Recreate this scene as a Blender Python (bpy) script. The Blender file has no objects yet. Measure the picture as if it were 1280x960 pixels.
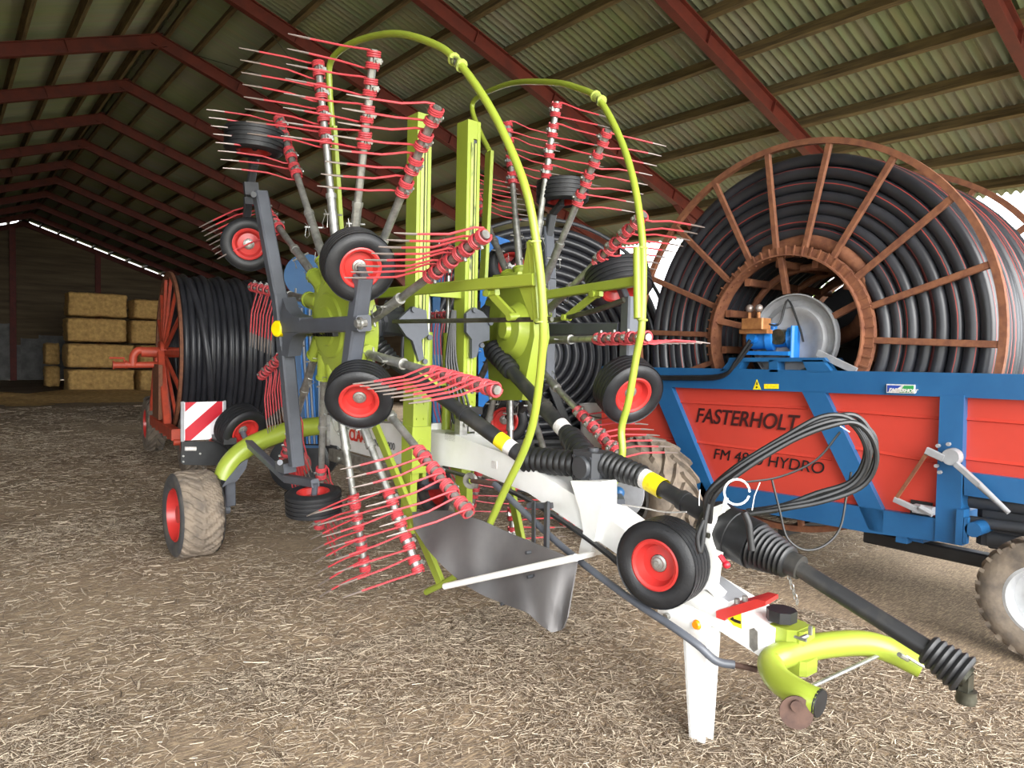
import bpy, math, random
import numpy as np
from mathutils import Vector, Matrix, noise
random.seed(7)
rng = np.random.default_rng(11)
SC = bpy.context.scene
COL = SC.collection
PI = math.pi
V = Vector

# ------------------------------------------------------------------ camera
FPX, YAW, ROLL, PITCH, EYE = 898.3, math.radians(38.57), math.radians(1.257), math.radians(-2.475), 1.62
CF = V((math.sin(YAW)*math.cos(PITCH), math.cos(YAW)*math.cos(PITCH), math.sin(PITCH)))
_R = V((math.cos(YAW), -math.sin(YAW), 0)); _U = _R.cross(CF)
CR = math.cos(ROLL)*_R + math.sin(ROLL)*_U
CU = -math.sin(ROLL)*_R + math.cos(ROLL)*_U
CO = V((0, 0, EYE))
cam = bpy.data.cameras.new('camera')
cam.sensor_width = 36; cam.lens = 36*FPX/1280; cam.clip_end = 400
co = bpy.data.objects.new('camera', cam); COL.objects.link(co)
m = Matrix((CR, CU, -CF)).transposed().to_4x4(); m.translation = CO
co.matrix_world = m
SC.camera = co

def ray(x, y): return CF + (x-640)/FPX*CR - (y-480)/FPX*CU
def at(x, y, X=None, Y=None, Z=None, D=None):
    """surveyed point of the place: sight line through a photo point met with a plane X, Y or Z (or at depth D)"""
    r = ray(x, y)
    if D is not None: return CO + D*r
    ax, v = (0, X) if X is not None else (1, Y) if Y is not None else (2, Z)
    return CO + r*((v-CO[ax])/r[ax])
def cdir(right, down, toward): return (right*CR - down*CU - toward*CF).normalized()

# ------------------------------------------------------------------ materials
def lin(c):
    c = c/255
    return c/12.92 if c <= .04045 else ((c+.055)/1.055)**2.4
def rgb(t): return (lin(t[0]), lin(t[1]), lin(t[2]), 1)
class NT:
    def __init__(s, name):
        s.m = bpy.data.materials.new(name); s.m.use_nodes = True
        s.t = s.m.node_tree; s.b = s.t.nodes['Principled BSDF']
    def n(s, typ, **kw):
        nd = s.t.nodes.new(typ)
        for k, v in kw.items():
            if k in nd.inputs: nd.inputs[k].default_value = v
            else: setattr(nd, k, v)
        return nd
    def l(s, a, b): s.t.links.new(a, b)
def mat(name, col, rough=.5, metal=0, col2=None, scale=6, lo=.4, hi=.65, bump=0, bscale=40, spec=.5, stretch=None, detail=4):
    """procedural paint / metal / rubber: two tones mixed by noise (wear, dust), optional bump"""
    t = NT(name); b = t.b
    b.inputs['Roughness'].default_value = rough; b.inputs['Metallic'].default_value = metal
    b.inputs['Specular IOR Level'].default_value = spec
    tc = t.n('ShaderNodeTexCoord')
    src = tc.outputs['Object']
    if stretch:
        mp = t.n('ShaderNodeMapping'); mp.inputs['Scale'].default_value = stretch; t.l(src, mp.inputs['Vector']); src = mp.outputs['Vector']
    nz = t.n('ShaderNodeTexNoise', Scale=scale, Detail=detail, Roughness=.6); t.l(src, nz.inputs['Vector'])
    cr = t.n('ShaderNodeValToRGB')
    cr.color_ramp.elements[0].position = lo; cr.color_ramp.elements[0].color = rgb(col)
    cr.color_ramp.elements[1].position = hi; cr.color_ramp.elements[1].color = rgb(col2 if col2 else tuple(c*.93 for c in col))
    t.l(nz.outputs['Fac'], cr.inputs['Fac']); t.l(cr.outputs['Color'], b.inputs['Base Color'])
    if bump:
        n2 = t.n('ShaderNodeTexNoise', Scale=bscale, Detail=3); t.l(src, n2.inputs['Vector'])
        bp = t.n('ShaderNodeBump', Strength=bump, Distance=.01); t.l(n2.outputs['Fac'], bp.inputs['Height']); t.l(bp.outputs['Normal'], b.inputs['Normal'])
    return t.m
M = {}
M['lime'] = mat('lime_paint', (150, 165, 58), .33, col2=(142, 158, 58), scale=3)
M['limeworn'] = mat('lime_paint_worn', (176, 190, 96), .45, col2=(50, 48, 40), scale=14, lo=.56, hi=.66, stretch=(1, 1, .25))
M['tinered'] = mat('tine_red_paint', (190, 68, 74), .45, col2=(174, 60, 66), scale=8)
M['steel'] = mat('galvanised_steel', (176, 176, 172), .38, .7, col2=(140, 140, 136), scale=18)
M['darksteel'] = mat('dark_oily_steel', (92, 92, 82), .4, .7, col2=(60, 60, 50), scale=12)
M['bare'] = mat('bare_tine_steel', (150, 138, 132), .4, .6)
M['white'] = mat('white_paint', (238, 238, 236), .38, col2=(230, 230, 226), scale=4)
M['grey'] = mat('anthracite_paint', (84, 88, 96), .42, col2=(74, 77, 84), scale=5)
M['greydark'] = mat('dark_grey_paint', (58, 60, 64), .45)
M['black'] = mat('black_plastic', (26, 27, 29), .42, col2=(36, 37, 39), scale=9)
M['shaft'] = mat('black_guard_tube', (34, 35, 37), .5, col2=(62, 60, 56), scale=7, lo=.5, hi=.75)
M['rubber'] = mat('tyre_rubber', (24, 25, 28), .5, col2=(32, 33, 36), scale=12, bump=.15, bscale=120)
M['dirtytyre'] = mat('dusty_tyre', (124, 112, 98), .85, col2=(92, 84, 76), scale=9, bump=.4, bscale=30)
M['tyreside'] = mat('tyre_sidewall', (62, 62, 64), .7, col2=(84, 80, 74), scale=9)
M['rimred'] = mat('red_rim_paint', (188, 50, 46), .35, col2=(176, 48, 46), scale=5)
M['yellow'] = mat('yellow_plastic', (246, 222, 10), .4)
M['orange'] = mat('orange_reflector', (246, 140, 20), .3)
M['signred'] = mat('sign_red', (184, 30, 46), .35)
M['signwhite'] = mat('sign_white', (232, 232, 236), .35)
M['curtain'] = mat('rubber_curtain', (98, 96, 96), .6, col2=(84, 83, 84), scale=3, bump=.06, bscale=5)
M['labelwhite'] = mat('label_white', (214, 212, 208), .5, col2=(196, 190, 188), scale=60)
M['labelyellow'] = mat('label_yellow', (240, 222, 30), .5, col2=(220, 196, 20), scale=60)
M['blue'] = mat('blue_paint', (30, 84, 132), .38, col2=(36, 92, 140), scale=3)
M['bluelight'] = mat('bright_blue_paint', (30, 116, 196), .4, col2=(26, 104, 180), scale=3)
M['red'] = mat('red_sheet_paint', (194, 66, 54), .26, col2=(186, 64, 52), scale=2)
M['orangepaint'] = mat('orange_red_paint', (186, 74, 50), .5, col2=(160, 66, 48), scale=8)
M['rust'] = mat('rusty_red_oxide', (128, 82, 56), .75, col2=(104, 62, 44), scale=16, bump=.2, bscale=60)
M['hose'] = mat('black_hose', (40, 41, 46), .36, col2=(54, 55, 60), scale=3, lo=.35, hi=.75)
M['hosered'] = mat('hose_red_line', (170, 62, 52), .5)
M['letter'] = mat('letter_black', (58, 22, 22), .5)
M['letterdark'] = mat('letter_dark', (24, 20, 22), .5)
M['lettergrey'] = mat('letter_grey', (110, 112, 116), .5)
M['claasred'] = mat('letter_red', (214, 50, 40), .4)
M['frame'] = mat('red_oxide_steel', (106, 40, 28), .65, col2=(88, 34, 26), scale=5)
M['purlin'] = mat('old_timber', (118, 100, 66), .85, col2=(80, 66, 44), scale=5, stretch=(6, .4, 6), bump=.2)
M['mould'] = mat('brass_valve', (168, 116, 70), .5, .3, col2=(140, 92, 56), scale=20)
M['greyplate'] = mat('grey_drum_plate', (150, 152, 156), .5, col2=(134, 134, 136), scale=6)
M['darkrust'] = mat('dark_rust', (84, 62, 52), .8, col2=(64, 46, 40), scale=18)
M['straw'] = None

# ------------------------------------------------------------------ mesh builder
def ortho(d):
    d = V(d).normalized(); a = V((0, 0, 1)) if abs(d.z) < .9 else V((1, 0, 0))
    x = d.cross(a).normalized(); return x, d.cross(x).normalized()
class MB:
    def __init__(s): s.v = []; s.f = []; s.mi = []; s.cur = 0
    def add(s, vs, fs):
        o = len(s.v); s.v.extend([tuple(p) for p in vs]); s.f.extend([tuple(i+o for i in f) for f in fs]); s.mi.extend([s.cur]*len(fs)); return s
    def hexa(s, p):  # 8 corners: bottom ring 0-3, top ring 4-7
        return s.add(p, [(3, 2, 1, 0), (4, 5, 6, 7), (0, 1, 5, 4), (1, 2, 6, 5), (2, 3, 7, 6), (3, 0, 4, 7)])
    def box(s, c, size, ax=None, ch=0):
        """box, optionally with chamfered vertical edges"""
        X, Y, Z = ax if ax else (V((1, 0, 0)), V((0, 1, 0)), V((0, 0, 1)))
        c = V(c); a, b, h = size[0]/2, size[1]/2, size[2]/2
        if not ch: pts = [(-a, -b), (a, -b), (a, b), (-a, b)]
        else: pts = [(-a+ch, -b), (a-ch, -b), (a, -b+ch), (a, b-ch), (a-ch, b), (-a+ch, b), (-a, b-ch), (-a, -b+ch)]
        n = len(pts)
        lo = [c+X*p+Y*q-Z*h for p, q in pts]; hi = [c+X*p+Y*q+Z*h for p, q in pts]
        return s.add(lo+hi, [tuple(range(n-1, -1, -1)), tuple(range(n, 2*n))]+[(i, (i+1) % n, n+(i+1) % n, n+i) for i in range(n)])
    def bar(s, p, q, w, h, up=(0, 0, 1), ch=.12):
        """rectangular tube from p to q: w across, h along up, small chamfers"""
        p, q = V(p), V(q); d = (q-p); L = d.length; d.normalize()
        u = V(up); u = (u-d*u.dot(d))
        if u.length < 1e-4: u = ortho(d)[0]
        u.normalize(); r = d.cross(u)
        return s.box((p+q)/2, (w, h, L), (r, u, d), ch*min(w, h))
    def poly(s, pts, off):
        """flat polygon extruded by vector off"""
        n = len(pts); off = V(off)
        return s.add([V(p) for p in pts]+[V(p)+off for p in pts], [tuple(range(n-1, -1, -1)), tuple(range(n, 2*n))]+[(i, (i+1) % n, n+(i+1) % n, n+i) for i in range(n)])
    def tube(s, pts, r, n=10, closed=False, caps=True, stripe=None, flat=None):
        pts = [V(p) for p in pts]; N = len(pts)
        rs = r if isinstance(r, (list, tuple)) else [r]*N
        T = []
        for i in range(N):
            a = pts[i-1] if (i > 0 or closed) else pts[i]; b = pts[(i+1) % N] if (i < N-1 or closed) else pts[i]
            t = b-a; T.append(t.normalized() if t.length > 1e-9 else V((0, 0, 1)))
        x, _ = ortho(T[0]); vs = []
        for i in range(N):
            x = (x-T[i]*x.dot(T[i])); x.normalize(); y = T[i].cross(x)
            for k in range(n):
                a = 2*PI*k/n
                vs.append(pts[i]+(x*math.cos(a)+y*math.sin(a))*rs[i])
        fs = []; o0 = len(s.mi)
        for i in range(N if closed else N-1):
            j = (i+1) % N
            for k in range(n): fs.append((i*n+k, i*n+(k+1) % n, j*n+(k+1) % n, j*n+k))
        if caps and not closed: fs += [tuple(range(n-1, -1, -1)), tuple((N-1)*n+k for k in range(n))]
        s.add(vs, fs); return s
    def lathe(s, prof, o, ax, n=24, arc=None, mis=None):
        """profile [(r, t)] turned about axis ax through o"""
        o = V(o); ax = V(ax).normalized(); x, y = ortho(ax); vs = []; P = len(prof)
        for k in range(n):
            a = 2*PI*k/n; d = x*math.cos(a)+y*math.sin(a)
            for r, t in prof: vs.append(o+d*r+ax*t)
        b = len(s.v); s.v.extend([tuple(p) for p in vs])
        for k in range(n):
            j = (k+1) % n
            for i in range(P-1):
                if prof[i][0] < 1e-6 and prof[i+1][0] < 1e-6: continue
                s.f.append((b+k*P+i, b+j*P+i, b+j*P+i+1, b+k*P+i+1)); s.mi.append(mis[i] if mis else s.cur)
        return s
    def sphere(s, c, r, n=10, ax=(0, 0, 1), sq=1):
        return s.lathe([(max(r*math.sin(PI*i/n), 0), -r*sq*math.cos(PI*i/n)) for i in range(n+1)], c, ax, 2*n)
    def helix(s, c, ax, R, r, turns, pitch, n=6, seg=14, ph=0):
        c = V(c); ax = V(ax).normalized(); x, y = ortho(ax); N = int(turns*seg)
        return s.tube([c+ax*(pitch*i/seg)+(x*math.cos(2*PI*i/seg+ph)+y*math.sin(2*PI*i/seg+ph))*R for i in range(N+1)], r, n)
    def mesh(s, name, mats, smooth=True):
        me = bpy.data.meshes.new(name)
        me.from_pydata(s.v, [], s.f)
        for mm in (mats if isinstance(mats, (list, tuple)) else [mats]): me.materials.append(mm)
        me.polygons.foreach_set('material_index', s.mi)
        me.update()
        import bmesh
        bm = bmesh.new(); bm.from_mesh(me); bmesh.ops.recalc_face_normals(bm, faces=bm.faces); bm.to_mesh(me); bm.free()
        if smooth:
            me.polygons.foreach_set('use_smooth', [True]*len(me.polygons))
            me.set_sharp_from_angle(angle=math.radians(38))
        return me
    def build(s, name, mats, parent=None, smooth=True, label=None):
        o = bpy.data.objects.new(name, s.mesh(name, mats, smooth)); COL.objects.link(o)
        if parent is not None: put(o, parent)
        if label: o['label'] = label
        return o
ROOT = {}
def put(o, parent, mw=None):
    """parent o keeping world placement (all things stand unrotated at their base point)"""
    o.parent = parent
    base = parent
    while base.parent: base = base.parent
    if mw is None: mw = Matrix()
    o.matrix_local = WM[parent.name].inverted() @ mw
    WM[o.name] = mw
WM = {}
def thing(name, label, cat, loc, group=None):
    o = bpy.data.objects.new(name, None); COL.objects.link(o); o.location = loc; o.empty_display_size = .2
    o['label'] = label; o['category'] = cat
    if group: o['group'] = group
    WM[o.name] = Matrix.Translation(V(loc)); return o
def tag(o, label, cat, group=None, kind=None):
    o['label'] = label; o['category'] = cat
    if group: o['group'] = group
    if kind: o['kind'] = kind
    return o
def struct(o): o['kind'] = 'structure'; return o
def inst(name, me, parent, mw, label=None):
    o = bpy.data.objects.new(name, me); COL.objects.link(o); put(o, parent, mw)
    if label: o['label'] = label
    return o
def frame(o, x, y, z): 
    mm = Matrix((V(x), V(y), V(z))).transposed().to_4x4(); mm.translation = V(o); return mm
def smooth_path(pts, k=8):
    """Catmull-Rom through points"""
    P = [V(p) for p in pts]; P = [P[0]*2-P[1]]+P+[P[-1]*2-P[-2]]; out = []
    for i in range(1, len(P)-2):
        for j in range(k):
            t = j/k; a, b, c, d = P[i-1:i+3]
            out.append(.5*((2*b)+(c-a)*t+(2*a-5*b+4*c-d)*t*t+(3*b-a-3*c+d)*t**3))
    out.append(P[-2]); return out
def text_mesh(name, body, size, m_, parent, o, xd, yd, shear=0, bold=0, spacing=1, depth=.0015, label=None):
    cu = bpy.data.curves.new(name, 'FONT'); cu.body = body; cu.size = size; cu.shear = shear; cu.offset = bold; cu.extrude = depth; cu.space_character = spacing
    tmp = bpy.data.objects.new('tmp', cu); COL.objects.link(tmp)
    dg = bpy.context.evaluated_depsgraph_get(); me = bpy.data.meshes.new_from_object(tmp.evaluated_get(dg)); me.name = name
    bpy.data.objects.remove(tmp); me.materials.clear(); me.materials.append(m_)
    xd, yd = V(xd).normalized(), V(yd).normalized()
    ob = bpy.data.objects.new(name, me); COL.objects.link(ob); put(ob, parent, frame(o, xd, yd, xd.cross(yd)))
    if label: ob['label'] = label
    return ob

# ------------------------------------------------------------------ the barn
XR, ZR, SL = 2.88, 6.9, .345                 # ridge x, ridge height, roof slope
XL, XE = -5.6, 11.2                          # eaves
YN, YF = -2.9, 37.2                          # open near end, far gable
FY = [2.57+2.645*k for k in range(-2, 14)]   # portal frames
def zroof(x): return ZR-SL*abs(x-XR)

def roof_mat():
    t = NT('fibre_cement_sheet'); b = t.b; b.inputs['Roughness'].default_value = .8
    tc = t.n('ShaderNodeTexCoord'); n1 = t.n('ShaderNodeTexNoise', Scale=.7, Detail=5); t.l(tc.outputs['Object'], n1.inputs['Vector'])
    mp = t.n('ShaderNodeMapping'); mp.inputs['Scale'].default_value = (.4, 7, .4); t.l(tc.outputs['Object'], mp.inputs['Vector'])
    n2 = t.n('ShaderNodeTexNoise', Scale=1.5, Detail=3); t.l(mp.outputs['Vector'], n2.inputs['Vector'])
    c1 = t.n('ShaderNodeValToRGB'); c1.color_ramp.elements[0].position = .35; c1.color_ramp.elements[0].color = rgb((150, 151, 133)); c1.color_ramp.elements[1].position = .68; c1.color_ramp.elements[1].color = rgb((140, 147, 108))
    t.l(n1.outputs['Fac'], c1.inputs['Fac'])
    mx = t.n('ShaderNodeMix', data_type='RGBA', blend_type='MULTIPLY'); mx.inputs[0].default_value = .35
    t.l(c1.outputs['Color'], mx.inputs[6]); t.l(n2.outputs['Color'], mx.inputs[7]); t.l(mx.outputs[2], b.inputs['Base Color'])
    return t.m
M['roof'] = roof_mat()
def corrugated(x0, x1, name):
    pitch, amp, seg = .112, .026, 6
    n = int((YF+.3-YN)/pitch*seg); b = MB(); rows = 2
    ys = [YN+i*pitch/seg for i in range(n+1)]
    vs = []
    for y in ys:
        dz = amp*math.cos(2*PI*(y-YN)/pitch)
        vs += [(x0, y, zroof(x0)+dz), (x1, y, zroof(x1)+dz)]
    b.add(vs, [(2*i, 2*i+1, 2*i+3, 2*i+2) for i in range(n)])
    b.add([(p[0], p[1], p[2]+.012) for p in vs], [(2*i, 2*i+2, 2*i+3, 2*i+1) for i in range(n)])
    return b.build(name, M['roof'])
struct(corrugated(XR+.06, XE+.25, 'ceiling'))
struct(corrugated(XR-.06, XL-.25, 'ceiling'))
b = MB(); b.poly([(XR-.45, YN, zroof(XR-.45)+.035), (XR, YN, ZR+.05), (XR+.45, YN, zroof(XR+.45)+.035), (XR+.45, YN, zroof(XR+.45)+.055), (XR, YN, ZR+.075), (XR-.45, YN, zroof(XR-.45)+.055)], (0, YF-YN+.3, 0))
struct(b.build('roof_ridge', M['roof']))
PX = [XR+.16, 3.48, 4.14, 4.79, 5.45, 6.11, 6.81, 7.5, 8.23, 8.94, 9.63, 10.35, 11.05]
PX = PX+[2*XR-x for x in PX if 2*XR-x > XL-.1]
for x in PX:
    s = -1 if x > XR else 1
    up = V((-s*SL, 0, 1)).normalized()
    b = MB(); c = V((x, 0, zroof(x)))-up*.085
    b.bar(c+V((0, YN, 0)), c+V((0, YF+.25, 0)), .065, .14, up, .05)
    struct(b.build('purlin', M['purlin'], smooth=False))
def ibeam(b, p, q, d, w, up, t=.014):
    p, q = V(p), V(q); dd = (q-p).normalized(); u = (V(up)-dd*V(up).dot(dd)).normalized()
    b.bar(p+u*(d/2-t/2), q+u*(d/2-t/2), w, t, u, 0); b.bar(p-u*(d/2-t/2), q-u*(d/2-t/2), w, t, u, 0); b.bar(p, q, t, d-2*t, u, 0)
for i, y in enumerate(FY):
    b = MB(); d, o = .21, .15+.105
    for s, xe in ((1, XE-.15), (-1, XL+.15)):
        up = V((s*SL, 0, 1)).normalized()
        y = FY[i]+(.0016 if s < 0 else 0); p, q = V((XR, y, ZR))-up*o, V((xe, y, zroof(xe)))-up*o
        ibeam(b, p, q, d, .11, up)
        # web stiffeners and the deepening haunch at the knee
        dr = (q-p).normalized(); L = (q-p).length
        for k in range(1, 6): b.box(p+dr*(L*k/6), (.1, .01, d-.03), (V((0, 1, 0)), dr, up))
        b.poly([q-up*d/2-V((0, .007, 0)), q-dr*1.3-up*d/2-V((0, .007, 0)), q-up*.55-V((0, .007, 0))], (0, .014, 0))
        b.bar(q-dr*1.3-up*(d/2), q-up*.55, .11, .014, up, 0)
        # column
        ibeam(b, (xe, y, -.05), (xe, y, zroof(xe)-.2), .2, .11, (1, 0, 0))
    struct(b.build('portal_frame', M['frame'], smooth=False))
# sagging wires of the wind bracing under the roof
for k, (x0, y0, x1, y1) in enumerate(((3.4, 13.1, 6.6, 10.5), (6.6, 13.1, 3.4, 10.5))):
    b = MB(); b.tube([(x0, y0, zroof(x0)-.18), ((x0+x1)/2, (y0+y1)/2, zroof((x0+x1)/2)-.2), (x1, y1, zroof(x1)-.18)], .006, 6)
    struct(b.build('brace_wire', M['darksteel']))

def board_mat():
    t = NT('weathered_board_wall'); b = t.b; b.inputs['Roughness'].default_value = .9
    tc = t.n('ShaderNodeTexCoord'); sp = t.n('ShaderNodeSeparateXYZ'); t.l(tc.outputs['Object'], sp.inputs[0])
    mp = t.n('ShaderNodeMapping'); mp.inputs['Scale'].default_value = (.25, .25, 3); t.l(tc.outputs['Object'], mp.inputs['Vector'])
    n1 = t.n('ShaderNodeTexNoise', Scale=2.2, Detail=4); t.l(mp.outputs['Vector'], n1.inputs['Vector'])
    c1 = t.n('ShaderNodeValToRGB'); c1.color_ramp.elements[0].position = .3; c1.color_ramp.elements[0].color = rgb((84, 72, 56)); c1.color_ramp.elements[1].position = .75; c1.color_ramp.elements[1].color = rgb((120, 104, 80))
    t.l(n1.outputs['Fac'], c1.inputs['Fac']); t.l(c1.outputs['Color'], b.inputs['Base Color'])
    return t.m
M['board'] = board_mat()
M['block'] = mat('concrete_block', (128, 128, 126), .9, col2=(104, 104, 102), scale=3)
def gable(y, zb):
    """boarded gable, one board lapped over the next, leaving the slit of daylight under the roof"""
    b = MB(); h = .3; z = zb
    while z < ZR:
        z1 = z+h
        dx = lambda zz: max(0.02, (ZR-.16-zz)/SL)
        if dx(z) < .1: break
        xa0, xb0 = max(XL, XR-dx(z)), min(XE, XR+dx(z)); xa1, xb1 = max(XL, XR-dx(z1)), min(XE, XR+dx(z1))
        b.poly([(xa0, y-.02, z-.03), (xb0, y-.02, z-.03), (xb1, y+.005, z1), (xa1, y+.005, z1)], (0, .035, 0))
        z = z1
    return b
struct(gable(YF, 1.5).build('wall_far', M['board'], smooth=False))
b = MB(); b.box(((XL+XE)/2, YF+.08, .75), (XE-XL, .2, 1.5)); struct(b.build('wall_far', M['block'], smooth=False))
b = MB()
for z in np.arange(0, zroof(XL)-.1, .3): b.poly([(XL-.02, 3, z-.03), (XL-.02, YF, z-.03), (XL-.04, YF, z+.3), (XL-.04, 3, z+.3)], (-.03, 0, 0))
struct(b.build('wall_left', M['board'], smooth=False))
b = MB()
for z in np.arange(0, zroof(XE)-.3, .3): b.poly([(XE+.02, 18.4, z-.03), (XE+.02, YF, z-.03), (XE+.04, YF, z+.3), (XE+.04, 18.4, z+.3)], (.03, 0, 0))
struct(b.build('wall_right', M['board'], smooth=False))
# posts and sliding doors at the far end
for x, w, hh in ((2.45, .22, 6.5), (5.6, .2, 5.7)):
    b = MB(); ibeam(b, (x, YF-.2, 0), (x, YF-.2, hh), .22, w, (0, 1, 0)); struct(b.build('wall_post', M['frame'], smooth=False))
for k, (x0, x1, z0, z1) in enumerate(((1.0, 2.3, .25, 2.35), (2.75, 3.35, .1, 1.75), (3.4, 4.3, .1, 1.9))):
    b = MB(); b.box(((x0+x1)/2, YF-.08, (z0+z1)/2), (x1-x0, .05, z1-z0))
    b.box((x0, YF-.11, (z0+z1)/2), (.06, .06, z1-z0+.1)); b.box((x1, YF-.11, (z0+z1)/2), (.06, .06, z1-z0+.1)); b.box(((x0+x1)/2, YF-.11, z1), (x1-x0, .06, .06)); b.box(((x0+x1)/2, YF-.11, (z0+z1)/2), (x1-x0, .06, .05))
    o = b.build('door_%d' % (k+1), M['block'], smooth=False); struct(o)

# ------------------------------------------------------------------ floor and straw
def floor_mat():
    t = NT('trodden_straw_floor'); b = t.b; b.inputs['Roughness'].default_value = .95; b.inputs['Specular IOR Level'].default_value = .2
    tc = t.n('ShaderNodeTexCoord')
    big = t.n('ShaderNodeTexNoise', Scale=.55, Detail=5, Roughness=.6); t.l(tc.outputs['Object'], big.inputs['Vector'])
    fine = t.n('ShaderNodeTexNoise', Scale=22, Detail=6, Roughness=.75); t.l(tc.outputs['Object'], fine.inputs['Vector'])
    c1 = t.n('ShaderNodeValToRGB'); e = c1.color_ramp.elements
    e[0].position = .32; e[0].color = rgb((86, 73, 63)); e[1].position = .7; e[1].color = rgb((158, 139, 119))
    t.l(fine.outputs['Fac'], c1.inputs['Fac'])
    c2 = t.n('ShaderNodeValToRGB'); e = c2.color_ramp.elements
    e[0].position = .36; e[0].color = rgb((100, 86, 74)); e[1].position = .64; e[1].color = rgb((174, 155, 130))
    t.l(big.outputs['Fac'], c2.inputs['Fac'])
    mx = t.n('ShaderNodeMix', data_type='RGBA', blend_type='MIX'); mx.inputs[0].default_value = .45
    t.l(c1.outputs['Color'], mx.inputs[6]); t.l(c2.outputs['Color'], mx.inputs[7])
    last = mx.outputs[2]
    # chopped straw lying in three directions
    for ang, seed in ((.3, 0), (1.2, 5), (2.3, 9), (-.5, 14)):
        mp = t.n('ShaderNodeMapping'); mp.inputs['Rotation'].default_value = (0, 0, ang); mp.inputs['Scale'].default_value = (16, 110, 1); mp.inputs['Location'].default_value = (seed, seed, 0)
        wv = t.n('ShaderNodeTexNoise', Scale=.35, Detail=2); t.l(tc.outputs['Object'], wv.inputs['Vector'])
        ad = t.n('ShaderNodeMix', data_type='RGBA', blend_type='ADD'); ad.inputs[0].default_value = .25
        t.l(tc.outputs['Object'], ad.inputs[6]); t.l(wv.outputs['Color'], ad.inputs[7]); t.l(ad.outputs[2], mp.inputs['Vector'])
        ns = t.n('ShaderNodeTexNoise', Scale=1.0, Detail=2); t.l(mp.outputs['Vector'], ns.inputs['Vector'])
        cr = t.n('ShaderNodeValToRGB'); cr.color_ramp.elements[0].position = .57; cr.color_ramp.elements[0].color = (0, 0, 0, 1); cr.color_ramp.elements[1].position = .68; cr.color_ramp.elements[1].color = (.55, .55, .55, 1)
        t.l(ns.outputs['Fac'], cr.inputs['Fac'])
        m2 = t.n('ShaderNodeMix', data_type='RGBA', blend_type='MIX'); t.l(cr.outputs['Color'], m2.inputs[0]); t.l(last, m2.inputs[6]); m2.inputs[7].default_value = rgb((196, 174, 142)); last = m2.outputs[2]
    t.l(last, b.inputs['Base Color'])
    bp = t.n('ShaderNodeBump', Strength=.6, Distance=.02); t.l(fine.outputs['Fac'], bp.inputs['Height']); t.l(bp.outputs['Normal'], b.inputs['Normal'])
    return t.m
M['floor'] = floor_mat()
def fz(x, y):
    return .022*noise.noise(V((x*.8, y*.8, 0)))+.012*noise.noise(V((x*2.7, y*2.7, 3)))-.012
def grid(name, x0, x1, y0, y1, st, fn, m_):
    nx, ny = int((x1-x0)/st), int((y1-y0)/st); b = MB()
    vs = [(x0+(x1-x0)*i/nx, y0+(y1-y0)*j/ny, 0) for j in range(ny+1) for i in range(nx+1)]
    vs = [(x, y, fn(x, y)) for x, y, _ in vs]
    b.add(vs, [(j*(nx+1)+i, j*(nx+1)+i+1, (j+1)*(nx+1)+i+1, (j+1)*(nx+1)+i) for j in range(ny) for i in range(nx)])
    return b.build(name, m_)
struct(grid('floor', XL-.3, XE+.6, YN-.4, YF+.9, .16, fz, M['floor']))
M['grass'] = mat('grass_ground', (150, 148, 126), .95, col2=(136, 138, 110), scale=1.5)
b = MB(); b.add([(-70, -70, -.06), (90, -70, -.06), (90, 110, -.06), (-70, 110, -.06)], [(0, 1, 2, 3)])
struct(b.build('ground', M['grass'], smooth=False))

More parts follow.
